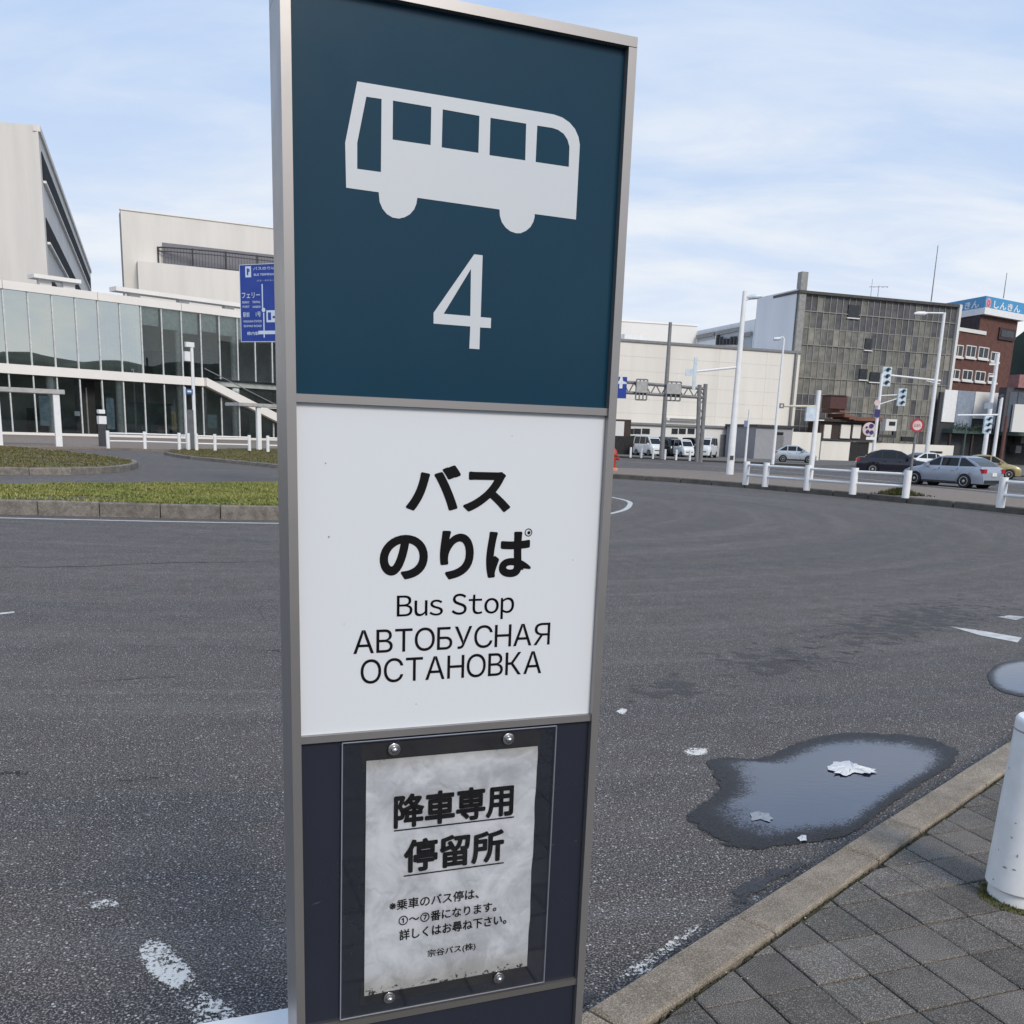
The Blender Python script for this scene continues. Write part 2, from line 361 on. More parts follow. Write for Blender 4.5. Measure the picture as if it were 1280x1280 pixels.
def clip(poly, a, b):      # keep the part right of a->b
    ax, ay = a; bx, by = b; out = []
    sd_ = lambda p: -((bx - ax) * (p[1] - ay) - (by - ay) * (p[0] - ax))
    for i in range(len(poly)):
        p, q = poly[i], poly[(i + 1) % len(poly)]; sp_, sq = sd_(p), sd_(q)
        if sp_ >= 0: out.append(p)
        if sp_ * sq < 0: k = sp_ / (sp_ - sq); out.append((p[0] + (q[0] - p[0]) * k, p[1] + (q[1] - p[1]) * k))
    return out
pav = bpy.data.objects.new('pavement', None); COL.objects.link(pav); pav['kind'] = 'structure'
far_r = (16, -6); 
mb = MB(); mb.prism([tuple(p) for p in KJ] + [(16, -8), (-3, -8)], 0.0, PZ - 0.012); part('paving_bed', mb, M_JOINT, pav)
GA = -1.2104; GX, GY = 2.0809 * .2 / .3, 4.7348 * .2 / .3; TS = 0.2
ra, rb = Vector((math.cos(GA), math.sin(GA))), Vector((-math.sin(GA), math.cos(GA)))
# keep scale: node (0,0) of the joint grid
cells = []
for i in range(-60, 90):
    for j in range(-60, 70):
        o = Vector((GX, GY)) + ra * (i * TS) + rb * (j * TS)
        q = [o, o + ra * TS, o + ra * TS + rb * TS, o + rb * TS]; q = [tuple(v) for v in q]
        cx_, cy_ = o.x, o.y
        if cx_ < -2.6 or cx_ > 9 or cy_ < -2.5: continue
        full = q; cut = False
        for k in range(len(KJ) - 1):
            a, b = KJ[k], KJ[k + 1]
            if min(abs(a[0] - cx_), abs(b[0] - cx_)) > 1.6 and not (a[0] - .4 < cx_ < b[0] + .4): continue
            q2 = clip(q, a, b)
            if len(q2) < 3: q = []; break
            if len(q2) != len(q) or any((Vector(x) - Vector(y)).length > 1e-6 for x, y in zip(q2, q)): cut = True
            q = q2
        if len(q) < 3: continue
        # side test for cells above the kerb
        xs = [p[0] for p in q]; ce = Vector((sum(xs) / len(q), sum(p[1] for p in q) / len(q)))
        yk = None
        for k in range(len(KJ) - 1):
            a, b = KJ[k], KJ[k + 1]
            if a[0] <= ce.x <= b[0]: yk = a[1] + (b[1] - a[1]) * (ce.x - a[0]) / (b[0] - a[0])
        if yk is None or ce.y > yk: continue
        area = abs(sum(q[k][0] * q[(k + 1) % len(q)][1] - q[(k + 1) % len(q)][0] * q[k][1] for k in range(len(q)))) / 2
        if area < 0.0012: continue
        d = Vector((ce.x, ce.y, PZ)) - CAM; z = d.dot(FW)
        vis = False
        if z > 0.2:
            px = 640 + FPX * d.dot(RT) / z; py = PPY - FPX * d.dot(UP) / z
            vis = -60 < px < 1400 and py < 1400
        cells.append((not vis, d.length, q, cut, (cx_, cy_)))
cells.sort(key=lambda c: (c[0], c[1]))
def paver_mesh(mb, q, z1, c=(0, 0), gap=0.0034, bv=0.004):
    n = len(q); P = [Vector(p) - Vector(c) for p in q]; ce = sum(P, Vector((0, 0))) / n
    def ins(k): return [p + (ce - p).normalized() * k * 1.41 for p in P]
    A, B = ins(gap), ins(gap + bv)
    vs = [(p.x, p.y, z1 - .04) for p in A] + [(p.x, p.y, z1 - bv) for p in A] + [(p.x, p.y, z1) for p in B]
    fs = [tuple(range(2 * n, 3 * n))]
    for k in (0, n): fs += [(k + i, k + (i + 1) % n, k + n + (i + 1) % n, k + n + i) for i in range(n)]
    return mb.add(vs, fs)
fullmesh = None; rest = MB()
for idx, (inv, dist, q, cut, c) in enumerate(cells):
    jz = random.uniform(-.0018, .0018)
    if idx < 285:
        if not cut:
            if fullmesh is None:
                t_ = MB(); paver_mesh(t_, [(p[0] - c[0], p[1] - c[1]) for p in q], 0); fullmesh = t_.mesh('paver', M_PAVER)
            o = link('paver', fullmesh, pav); o.location = (c[0], c[1], PZ + jz); o.rotation_euler = (random.uniform(-.004, .004), random.uniform(-.004, .004), random.uniform(-.004, .004))
        else:
            t_ = MB(); paver_mesh(t_, q, PZ + jz); part('paver', t_, M_PAVER, pav)
    else: paver_mesh(rest, q, PZ + jz)
if rest.v:
    o = part('pavers_beyond', rest, M_PAVER, pav); o['kind'] = 'stuff'

# moss, soil and crumbs along the kerb joint and round the bollard foot
def tuft(mb, x, y, z, h, n=3, w=0.004, lean=0.5):
    for _ in range(n):
        a = random.uniform(0, 6.283); l = random.uniform(.2, 1) * lean * h; hh = h * random.uniform(.5, 1)
        dx, dy = math.cos(a), math.sin(a)
        mb.add([(x - dy * w, y + dx * w, z), (x + dy * w, y - dx * w, z), (x + dx * l, y + dy * l, z + hh)], [(0, 1, 2)])
def clod(mb, x, y, z, r):
    a0 = random.uniform(0, 6.28)
    pts = [(x + r * math.cos(a0 + k * 1.257) * random.uniform(.6, 1.2), y + r * math.sin(a0 + k * 1.257) * random.uniform(.6, 1.2), z) for k in range(5)] + [(x, y, z + r * random.uniform(.4, .9))]
    mb.add(pts, [(k, (k + 1) % 5, 5) for k in range(5)])
moss = MB(); crumbs = MB(); soil = MB()
for i in range(len(KJ) - 1):
    a, b = Vector(KI[i]), Vector(KI[i + 1]); l = (b - a).length; t = (b - a).normalized(); nn = Vector((t.y, -t.x))
    if a.x > 6 or b.x < -1.5: continue
    for k in range(int(l * 520)):
        s_ = random.random(); p = a + (b - a) * s_ + nn * (abs(random.gauss(0, .011)) + .001)
        dens = 0.5 + 0.5 * math.sin(p.x * 7.3) * math.sin(p.x * 17.1 + 1)
        if random.random() < dens * 1.1: clod(soil, p.x, p.y, PZ - .008, random.uniform(.003, .009))
        if random.random() < dens * 0.35: tuft(moss, p.x, p.y, PZ - .006, random.uniform(.005, .016), 2, .0025)
    for k in range(int(l * 16)):
        p = a + (b - a) * random.random() + nn * random.gauss(0.02, .05); clod(crumbs, p.x, p.y, PZ + .002, random.uniform(.002, .005))
o = struct('moss', moss, M_MOSS, kind='stuff'); tag(o, 'green and brown moss growing along the joint behind the kerb', 'moss')
o = struct('joint_soil', soil, mat('soil_clods', (0.055, 0.042, 0.028), .95, col2=(0.03, .035, .015), scale=40), kind='stuff'); tag(o, 'dark soil filling the gap between kerb and grey pavers', 'soil')
M_PEB = mat('pale_grit', (0.42, 0.40, 0.37), .8, scale=50)
for k in range(70):       # grit in the gutter
    s_ = random.random(); i = random.randrange(3, 9); a, b = Vector(KO[i]), Vector(KO[i + 1]); t = (b - a).normalized(); nn = Vector((-t.y, t.x))
    p = a + (b - a) * random.random() + nn * abs(random.gauss(0, .12)); clod(crumbs, p.x, p.y, .001, random.uniform(.003, .008))
o = struct('grit', crumbs, M_PEB, kind='stuff'); tag(o, 'pale grit and small stones scattered beside the kerb', 'grit')

# ------------------------------------------------------------------ decals that are real layers: paint, wet asphalt, puddles
def blob(px_pts, z, rings=14, sub=8, jit=0.0):
    """closed outline given by photo points on the ground -> ring mesh with a 'fade' attribute (0 rim, 1 centre)"""
    P = [Vector(G2(*p)) for p in px_pts]; n = len(P); out = []
    for i in range(n):
        p0, p1, p2, p3 = P[i - 1], P[i], P[(i + 1) % n], P[(i + 2) % n]
        for k in range(sub):
            t = k / sub; out.append(0.5 * ((2 * p1) + (p2 - p0) * t + (2 * p0 - 5 * p1 + 4 * p2 - p3) * t * t + (3 * p1 - p0 - 3 * p2 + p3) * t ** 3))
    c = sum(out, Vector((0, 0))) / len(out)
    if jit: out = [c + (p - c) * (1 + random.uniform(-jit, jit)) for p in out]
    return out, c
def blob_obj(name, px_pts, z, mt, rings=14, sub=8, jit=0.0, center=None):
    out, c = blob(px_pts, z, rings, sub, jit)
    if center: c = Vector(G2(*center))
    n = len(out); vs = []; att = []
    for r_ in range(rings):
        k = 1 - r_ / rings
        for p in out: q = c + (p - c) * k; vs.append((q.x, q.y, z)); att.append(r_ / rings)
    vs.append((c.x, c.y, z)); att.append(1.0)
    fs = [(r_ * n + i, r_ * n + (i + 1) % n, (r_ + 1) * n + (i + 1) % n, (r_ + 1) * n + i) for r_ in range(rings - 1) for i in range(n)]
    fs += [((rings - 1) * n + i, (rings - 1) * n + (i + 1) % n, rings * n) for i in range(n)]
    me = bpy.data.meshes.new(name); me.from_pydata(vs, [], fs); me.materials.append(mt)
    a = me.attributes.new('fade', 'FLOAT', 'POINT'); a.data.foreach_set('value', att)
    o = bpy.data.objects.new(name, me); COL.objects.link(o); return o
def wetmat(name, f0, f1, dark=(0.006, 0.006, 0.008), water=(0.010, 0.016, 0.042), edge=0.03):
    mt = bpy.data.materials.new(name); mt.use_nodes = True; t = mt.node_tree; t.nodes.clear()
    at_ = N(t, 'ShaderNodeAttribute', attribute_name='fade'); g = N(t, 'ShaderNodeNewGeometry'); P = g.outputs['Position']
    n1 = N(t, 'ShaderNodeTexNoise', inp={'Scale': 9, 'Detail': 7, 'Roughness': 0.7}); L(t, P, n1.inputs['Vector'])
    fin = N(t, 'ShaderNodeTexNoise', inp={'Scale': 120, 'Detail': 2, 'Roughness': 0.7}); L(t, P, fin.inputs['Vector'])
    f = MA(t, 'ADD', at_.outputs['Fac'], MA(t, 'MULTIPLY', MA(t, 'SUBTRACT', n1.outputs[0], 0.5), 0.24))
    fw = MA(t, 'ADD', f, MA(t, 'MULTIPLY', MA(t, 'SUBTRACT', 0.5, fin.outputs[0]), 0.55))
    wat = MR(t, fw, f0, f1)
    wetb = N(t, 'ShaderNodeBsdfPrincipled'); L(t, MIX(t, MR(t, fin.outputs[0], .4, .65, 0, 1), dark, (0.030, 0.029, 0.031)), wetb.inputs['Base Color'])
    wetb.inputs['Roughness'].default_value = 0.38; wetb.inputs['Specular IOR Level'].default_value = 0.22
    bp = N(t, 'ShaderNodeBump', inp={'Strength': 0.9, 'Distance': 0.006}); L(t, fin.outputs[0], bp.inputs['Height']); L(t, bp.outputs[0], wetb.inputs['Normal'])
    wb = N(t, 'ShaderNodeBsdfPrincipled', inp={'Base Color': (*water, 1), 'Roughness': 0.03, 'IOR': 2.3, 'Specular IOR Level': 0.5})
    rp = N(t, 'ShaderNodeTexNoise', inp={'Scale': 16, 'Detail': 2}); mpp = N(t, 'ShaderNodeMapping'); mpp.inputs['Scale'].default_value = (.5, 2, 1); L(t, P, mpp.inputs[0]); L(t, mpp.outputs[0], rp.inputs['Vector'])
    b2 = N(t, 'ShaderNodeBump', inp={'Strength': 0.10, 'Distance': 0.004}); L(t, rp.outputs[0], b2.inputs['Height']); L(t, b2.outputs[0], wb.inputs['Normal'])
    m1 = N(t, 'ShaderNodeMixShader'); L(t, wat, m1.inputs[0]); L(t, wetb.outputs[0], m1.inputs[1]); L(t, wb.outputs[0], m1.inputs[2])
    tr = N(t, 'ShaderNodeBsdfTransparent'); m2 = N(t, 'ShaderNodeMixShader')
    L(t, MR(t, f, 0.0, edge), m2.inputs[0]); L(t, tr.outputs[0], m2.inputs[1]); L(t, m1.outputs[0], m2.inputs[2])
    o = N(t, 'ShaderNodeOutputMaterial'); L(t, m2.outputs[0], o.inputs[0]); return mt
PUD = [(884, 952), (905, 947), (950, 948), (1000, 928), (1050, 917), (1100, 917), (1150, 921), (1188, 932), (1198, 943), (1190, 957), (1165, 973), (1120, 1003), (1085, 1030), (1062, 1046), (1030, 1052), (985, 1058), (945, 1063), (905, 1058), (875, 1040), (858, 1020), (885, 1000), (896, 985), (890, 968)]
o = blob_obj('puddle', PUD, 0.005, wetmat('puddle_water', 0.16, 0.30), rings=24, center=(1062, 975)); tag(o, 'large rain puddle on the asphalt beside the kerb', 'puddle', kind='structure')
o = blob_obj('puddle', [(1234, 848), (1245, 832), (1275, 825), (1320, 826), (1345, 845), (1330, 866), (1285, 872), (1250, 865)], 0.005, wetmat('puddle_water_small', 0.10, 0.22), rings=16); tag(o, 'small round puddle at the right edge of the road', 'puddle', kind='structure')
def stainmat(name, thr, dark=(0.03, 0.029, 0.032), rough=.6, sc=6, stretch=(1, 3, 1), soft=.06, alpha=.8):
    mt = bpy.data.materials.new(name); mt.use_nodes = True; t = mt.node_tree; b = t.nodes['Principled BSDF']
    at_ = N(t, 'ShaderNodeAttribute', attribute_name='fade'); g = N(t, 'ShaderNodeNewGeometry')
    mpp = N(t, 'ShaderNodeMapping'); mpp.inputs['Scale'].default_value = stretch; L(t, g.outputs['Position'], mpp.inputs[0])
    n1 = N(t, 'ShaderNodeTexNoise', inp={'Scale': sc, 'Detail': 4, 'Roughness': 0.6}); L(t, mpp.outputs[0], n1.inputs['Vector'])
    fin = N(t, 'ShaderNodeTexNoise', inp={'Scale': 120, 'Detail': 2, 'Roughness': 0.7}); L(t, g.outputs['Position'], fin.inputs['Vector'])
    f = MA(t, 'ADD', n1.outputs[0], MA(t, 'MULTIPLY', MR(t, at_.outputs['Fac'], 0, .8), 0.17))
    L(t, MA(t, 'MULTIPLY', MR(t, f, thr, thr + soft), alpha), b.inputs['Alpha'])
    L(t, MIX(t, MR(t, fin.outputs[0], .4, .7), dark, tuple(min(1, c * 3.2) for c in dark)), b.inputs['Base Color']); b.inputs['Roughness'].default_value = rough; return mt
def paintmat(name, thr, sc=45):
    mt = bpy.data.materials.new(name); mt.use_nodes = True; t = mt.node_tree; b = t.nodes['Principled BSDF']
    at_ = N(t, 'ShaderNodeAttribute', attribute_name='fade'); g = N(t, 'ShaderNodeNewGeometry')
    n1 = N(t, 'ShaderNodeTexNoise', inp={'Scale': sc, 'Detail': 4, 'Roughness': 0.75}); L(t, g.outputs['Position'], n1.inputs['Vector'])
    n0 = N(t, 'ShaderNodeTexNoise', inp={'Scale': sc / 7, 'Detail': 2}); L(t, g.outputs['Position'], n0.inputs['Vector'])
    f = MA(t, 'ADD', MA(t, 'ADD', n1.outputs[0], MA(t, 'MULTIPLY', n0.outputs[0], .5)), MA(t, 'MULTIPLY', MR(t, at_.outputs['Fac'], 0, .45), 0.28))
    fg = N(t, 'ShaderNodeTexNoise', inp={'Scale': 130, 'Detail': 3, 'Roughness': .7}); L(t, g.outputs['Position'], fg.inputs['Vector'])
    f = MA(t, 'ADD', f, MA(t, 'MULTIPLY', MA(t, 'SUBTRACT', fg.outputs[0], .5), .75))
    L(t, MR(t, f, thr, thr + .03), b.inputs['Alpha'])
    b.inputs['Base Color'].default_value = (.66, .64, .60, 1); b.inputs['Roughness'].default_value = .8
    bp = N(t, 'ShaderNodeBump', inp={'Strength': 0.5, 'Distance': 0.003}); L(t, n1.outputs[0], bp.inputs['Height']); L(t, bp.outputs[0], b.inputs['Normal']); return mt
st1 = stainmat('wet_streaks', .57, sc=5.5, stretch=(1, 1.3, 1), soft=.15, alpha=.5, dark=(.04, .037, .037))
for nm, pts in (('a', [(960, 800), (1050, 760), (1180, 742), (1270, 745), (1290, 770), (1180, 800), (1100, 825), (1000, 838)]),
                ('b', [(860, 815), (960, 800), (1060, 810), (1080, 835), (1000, 852), (890, 850)]),
                ('c', [(760, 850), (820, 838), (910, 850), (920, 872), (850, 885), (770, 875)])):
    o = blob_obj('damp_stain', pts, 0.0040, st1, rings=8); o['kind'] = 'structure'
st2 = stainmat('dark_damp', .50, sc=7, stretch=(1, 1, 1), soft=.1, dark=(.022, .022, .024), alpha=.9)
o = blob_obj('damp_stain', [(900, 1130), (925, 1105), (960, 1088), (1010, 1078), (1000, 1086), (960, 1110), (925, 1134)], 0.0060, st2, rings=8); o['kind'] = 'structure'
o = blob_obj('damp_stain', [(716, 1262), (722, 1246), (745, 1238), (740, 1252), (728, 1262)], 0.0060, st2, rings=6); o['kind'] = 'structure'
pm1 = paintmat('worn_road_paint', .955, 60)
pm2 = paintmat('very_worn_road_paint', 1.035, 60)
def paint(pts, mt, label=None):
    o = blob_obj('road_marking', pts, 0.0040, mt, rings=8, sub=3); o['kind'] = 'structure'; return o
paint([(164, 1178), (185, 1168), (205, 1172), (250, 1215), (253, 1228), (228, 1246), (205, 1240), (170, 1205)], pm1)
paint([(212, 1247), (250, 1232), (285, 1248), (312, 1272), (300, 1300), (245, 1300)], pm2)
paint([(795, 1238), (752, 1232), (775, 1215), (815, 1190), (880, 1145), (896, 1140), (885, 1155), (850, 1185), (815, 1210)], pm2)
paint([(100, 1130), (140, 1122), (155, 1132), (120, 1140)], pm2)
paint([(850, 940), (866, 933), (886, 936), (884, 945), (862, 946)], pm1)
paint([(768, 890), (778, 885), (786, 889), (778, 895)], pm1)
for a in (((1188, 783), (1225, 788), (1277, 797), (1272, 803), (1225, 794)), ((1246, 771), (1262, 769), (1282, 771), (1270, 775))):
    mb = MB(); mb.add([G(x, y, .004) for x, y in a], [tuple(range(len(a)))]); struct('road_marking', mb, M_LINE)
for a in (((0, 766), (18, 764), (18, 766), (0, 768)),):
    mb = MB(); mb.add([G(x, y, .004) for x, y in a], [(0, 1, 2, 3)]); struct('road_marking', mb, M_LINE)
for a, w_ in (([(-14, 709), (60, 709), (120, 708), (180, 704.5), (260, 703), (360, 702)], .035), ([(322, 814), (340, 813), (358, 815)], .02), ([(96, 856), (150, 850), (230, 846)], .012), ([(140, 976), (185, 973), (235, 970)], .010), ([(-5, 968), (20, 966), (34, 968)], .03), ([(760, 700), (850, 706), (960, 718), (1060, 724)], .014)):
    mb = MB(); ribbon_ = smooth_px(a); mb.add(*ribbon_(w_)); struct('crack', mb, M_TAR)
# lane edge line round the grass island
LN = [(-22, 15.0), (-14, 15.62), (-9.0, 16.1), (-4.3, 16.85), (-1.2, 18.0), (1.2, 20.1), (2.4, 22.4), (2.95, 24.8), (3.05, 26.8), (2.3, 28.8), (0.4, 30.0), (-2.5, 30.0), (-6, 28.6)]
def smooth(pl, k=6):
    out = []
    for i in range(len(pl) - 1):
        P = [Vector(pl[j]) for j in (max(0, i - 1), i, i + 1, min(len(pl) - 1, i + 2))]
        for a in range(k):
            t = a / k; out.append(tuple(0.5 * ((2 * P[1]) + (P[2] - P[0]) * t + (2 * P[0] - 5 * P[1] + 4 * P[2] - P[3]) * t * t + (3 * P[1] - P[0] - 3 * P[2] + P[3]) * t ** 3)))
    out.append(tuple(pl[-1])); return out
def ribbon(mb, pl, w, z):
    a, b = offs(pl, w / 2), offs(pl, -w / 2); n = len(pl)
    return mb.add([(x, y, z) for x, y in a] + [(x, y, z) for x, y in b], [(i, i + 1, n + i + 1, n + i) for i in range(n - 1)])
mb = MB(); ribbon(mb, smooth(LN), .13, .004); struct('lane_line', mb, M_LINE)

# crumpled paper scraps lying in and beside the puddle
def scrap(pts, z, label, mt, h=.012):
    P0_ = [Vector(G2(*p, z)) for p in pts]; c = sum(P0_, Vector((0, 0))) / len(P0_); P = []
    for i, p in enumerate(P0_):
        q = P0_[(i + 1) % len(P0_)]
        for k in range(4): v = p.lerp(q, k / 4); P.append(c + (v - c) * random.uniform(.86, 1.1))
    n = len(P)
    vs = [(p.x, p.y, z + random.uniform(0, h * .4)) for p in P] + [((p.x + c.x) / 2 + random.uniform(-.004, .004), (p.y + c.y) / 2, z + random.uniform(.3, 1) * h) for p in P] + [(c.x, c.y, z + h * .6)]
    fs = [(i, (i + 1) % n, n + (i + 1) % n, n + i) for i in range(n)] + [(n + i, n + (i + 1) % n, 2 * n) for i in range(n)]
    mb = MB(); mb.add(vs, fs); o = part('paper_scrap', mb, mt); tag(o, label, 'litter', 'paper litter by the puddle')
M_SCRAP = mat('wet_paper', (.66, .67, .68), .7, scale=60); M_SCRAP2 = mat('soaked_paper', (.30, .33, .36), .5, scale=60)
scrap([(1034, 961), (1040, 953), (1062, 952), (1078, 958), (1092, 962), (1097, 966), (1086, 968), (1068, 966), (1058, 970), (1044, 967)], .009, 'white crumpled paper scrap lying in the middle of the big puddle', M_SCRAP, .02)
scrap([(936, 1017), (944, 1014), (960, 1016), (966, 1024), (962, 1028), (950, 1024), (940, 1026)], .007, 'soaked translucent scrap near the left end of the big puddle', M_SCRAP2, .008)
scrap([(996, 1047), (1002, 1044), (1008, 1045), (1008, 1051), (1000, 1052)], .007, 'tiny white paper scrap on the near rim of the big puddle', M_SCRAP, .01)

# ------------------------------------------------------------------ bus stop sign (totem)
K = 1.10; SA = 0.3679
SF = Fac((-0.2879 * K, 1.2362 * K), (-0.2879 * K + math.cos(SA), 1.2362 * K + math.sin(SA)))
SW = 0.4403 * K; zt = [CAMZ + v * K for v in (0.5072, 0.0417, -0.4161, -0.8689)]; zt.append(zt[3] - .4528 * K)
FR = 0.0135; TH = 0.100; PR = 0.012   # frame width, depth of the box, frame proud of the panels
sign = thing('bus_stop_sign', 'tall grey-framed bus stop sign with blue, white and navy panels numbered 4', 'bus stop sign', SF.P(SW / 2, -TH / 2, PZ))
M_BLUE = mat('blue_sign_panel', (0.0035, 0.036, 0.066), 0.22, var=0.05, spec=.28, rvar=.03)
M_WPAN = mat('white_sign_panel', (0.63, 0.655, 0.69), 0.25, var=0.0, spec=.4, rvar=0)
M_NAVY = mat('navy_sign_panel', (0.023, 0.027, 0.041), 0.25, var=0.08, spec=.4, rvar=.05)
M_INK = mat('black_lettering', (0.004, 0.004, 0.005), 0.5, var=0.02, spec=.15)
M_DECAL = mat('white_lettering', (0.55, 0.575, 0.61), 0.35, var=0.02)
def pan(name, z0, z1, mt):
    mb = MB(); SF.box(mb, 0.0, SW, -0.010, 0, z0, z1); return part(name, mb, mt, sign)
DV = 0.0115
blue = pan('blue_panel', zt[1], zt[0], M_BLUE); white = pan('white_panel', zt[2], zt[1] - DV, M_WPAN)
navy = pan('navy_panel', zt[3], zt[2] - DV, M_NAVY); low = pan('lower_panel', PZ + .12, zt[3] - DV, M_NAVY)
for k in (1, 2, 3):
    mb = MB(); SF.box(mb, 0, SW, -.01, PR * .6, zt[k] - DV, zt[k] - .0002)
    part('divider', mb, M_ALU if k < 3 else M_ALUD, sign)
for nm, a, b in (('l', -FR, 0), ('r', SW, SW + FR)):
    mb = MB(); SF.box(mb, a, b, -TH, PR, PZ, zt[0] - .001); o = part('frame_post', mb, M_ALU, sign)
mb = MB(); SF.box(mb, -FR, SW + FR, -TH, PR, zt[0], zt[0] + FR); part('frame_top', mb, M_ALU, sign)
mb = MB(); SF.box(mb, 0.0, SW, -TH + .004, -TH + .014, PZ + .1, zt[0]); part('back_panel', mb, M_ALUD, sign)
mb = MB(); SF.box(mb, -.03, SW + .03, -TH - .02, PR + .02, PZ, PZ + .02); part('base_plate', mb, M_GREY, sign)
mb = MB(); SF.box(mb, 0, SW, -TH + .02, 0.004, PZ + .02, PZ + .12); part('plinth', mb, M_ALUD, sign)

def pxp(pts): return [SF.uz(x, y) for x, y in pts]
Z7 = 480 / 1182
def z7(pts): return [SF.uz(340 + x * Z7, y * Z7) for x, y in pts]
def arcpts(c, r, a0, a1, n=14): return [(c[0] + r * math.cos(R(a0 + (a1 - a0) * i / n)), c[1] + r * math.sin(R(a0 + (a1 - a0) * i / n))) for i in range(n + 1)]
busout = [(262, 251), (830, 346), (868, 353), (893, 362), (915, 377), (932, 397), (943, 422), (947, 446), (935, 676), (808, 659)]
busout += [(808, 667), (804, 683), (795, 699), (781, 711), (765, 718), (750, 718), (733, 712), (718, 700), (707, 684), (701, 665), (700, 645)]
busout += [(447, 609), (444, 628), (437, 645), (424, 660), (408, 669), (390, 673), (371, 670), (353, 659), (340, 643), (331, 622), (328, 592), (228, 578), (225, 440)]
wins = [[(290, 298), (337, 305), (335, 530), (262, 520), (262, 440)], [(372, 310), (490, 330), (488, 447), (371, 430)], [(525, 337), (638, 357), (635, 471), (522, 454)],
        [(672, 363), (782, 381), (779, 494), (669, 478)], [(816, 387), (862, 394), (880, 400), (897, 412), (909, 430), (915, 452), (913, 514), (811, 499)]]
mb = MB(); SF.sheet(mb, z7(busout), 0.0006, [z7(w) for w in wins]); part('bus_pictogram', mb, M_DECAL, blue)
mb = MB(); SF.sheet(mb, z7([(622, 783), (648, 786), (642, 976), (674, 979), (673, 1010), (640, 1008), (638, 1075), (607, 1073), (610, 1005), (497, 996), (497, 963)]), 0.0006, [z7([(612, 828), (528, 966), (610, 973)])]); part('number_four', mb, M_DECAL, blue)

def text_mesh(body, offset=0.0, spacing=1.0, res=8):
    c = bpy.data.curves.new('lettering', 'FONT'); c.body = body; c.resolution_u = res; c.offset = offset; c.space_character = spacing
    o = bpy.data.objects.new('lettering', c); COL.objects.link(o); me = bpy.data.meshes.new_from_object(o)
    bpy.data.objects.remove(o); bpy.data.curves.remove(c); return me
def text_on(fac, body, u0, u1, z0, z1, n, mt, parent, name='lettering', offset=0.0, spacing=1.0, res=8, curve_offset=0.0):
    me = text_mesh(body, curve_offset, spacing, res)
    if offset:                      # heavier strokes: the outline swept round a small circle
        V = [v.co.copy() for v in me.vertices]; F = [tuple(p.vertices) for p in me.polygons]; nv = []; nf = []
        for k in range(13):
            d = Vector((0, 0)) if k == 12 else Vector((math.cos(k * math.pi / 6), math.sin(k * math.pi / 6))) * offset
            b = len(nv); nv += [(v.x + d.x, v.y + d.y, k * 1.0) for v in V]; nf += [tuple(b + i for i in f) for f in F]
        me = bpy.data.meshes.new(name); me.from_pydata(nv, [], nf)
    xs = [v.co.x for v in me.vertices]; ys = [v.co.y for v in me.vertices]; x0, x1, y0, y1 = min(xs), max(xs), min(ys), max(ys)
    for v in me.vertices:
        u = u0 + (v.co.x - x0) / (x1 - x0) * (u1 - u0); z = z0 + (v.co.y - y0) / (y1 - y0) * (z1 - z0); v.co = fac.P(u, n + v.co.z * 2e-5, z)
    me.materials.clear(); me.materials.append(mt); me.name = name; return link(name, me, parent)
def sign_text(body, L_, R_, B_, T_, parent, **kw):    # four photo points: left, right, bottom, top extremes
    return text_on(SF, body, SF.uz(*L_)[0], SF.uz(*R_)[0], SF.uz(*B_)[1], SF.uz(*T_)[1], 0.0006, M_INK, parent, **kw)
sign_text('バス', (507, 634), (638, 625), (632, 640), (630, 583), white, curve_offset=.014, offset=.024)
sign_text('のりは', (474.5, 700), (664, 703), (571, 724), (649, 663), white, curve_offset=.014, offset=.024)
u_, z_ = SF.uz(660.5, 665.5)
def ringpts(u, z, r, n=20): return [(u + r * math.cos(2 * math.pi * i / n), z + r * math.sin(2 * math.pi * i / n)) for i in range(n)]
mb = MB(); rr = .0058 * K; SF.sheet(mb, ringpts(u_, z_, rr), .0006, [ringpts(u_, z_, rr * .78)]); SF.sheet(mb, ringpts(u_ + rr * .1, z_ - rr * .05, rr * .42, 10), .0008)
SF.sheet(mb, [(u_ - rr * .2, z_ - rr * .2), (u_ + rr * .35, z_ + rr * .3), (u_ + rr * .25, z_ + rr * .42), (u_ - rr * .3, z_ - rr * .08)], .001); part('circle_mark', mb, M_INK, white)
def glyph_line(fac, chars, u0, u1, z0, z1, n, mt, parent, gap=.09, name='lettering', offset=0.0):
    """one glyph at a time, side bearings stripped; '~' before a glyph mirrors it, a blank is a word space"""
    vs, fs = [], []; x = 0.0; flip = False
    for ch in chars:
        if ch == ' ': x += .26; continue
        if ch == '~': flip = True; continue
        me = text_mesh(ch); V_ = [v.co.copy() for v in me.vertices]; a, b_ = min(v.x for v in V_), max(v.x for v in V_)
        for dx in ((0,) if not offset else (-offset, 0, offset)):
            k = len(vs); vs += [(((b_ - v.x) if flip else (v.x - a)) + x + dx, v.y) for v in V_]; fs += [tuple(k + q for q in (reversed(p.vertices) if flip else p.vertices)) for p in me.polygons]
        x += b_ - a + gap; flip = False
    xs = [v[0] for v in vs]; ys = [v[1] for v in vs]; x0, x1, y0_, y1_ = min(xs), max(xs), min(ys), max(ys)
    me = bpy.data.meshes.new(name); me.from_pydata([tuple(fac.P(u0 + (a - x0) / (x1 - x0) * (u1 - u0), n, z0 + (b - y0_) / (y1_ - y0_) * (z1 - z0))) for a, b in vs], [], fs)
    me.materials.append(mt); return link(name, me, parent)
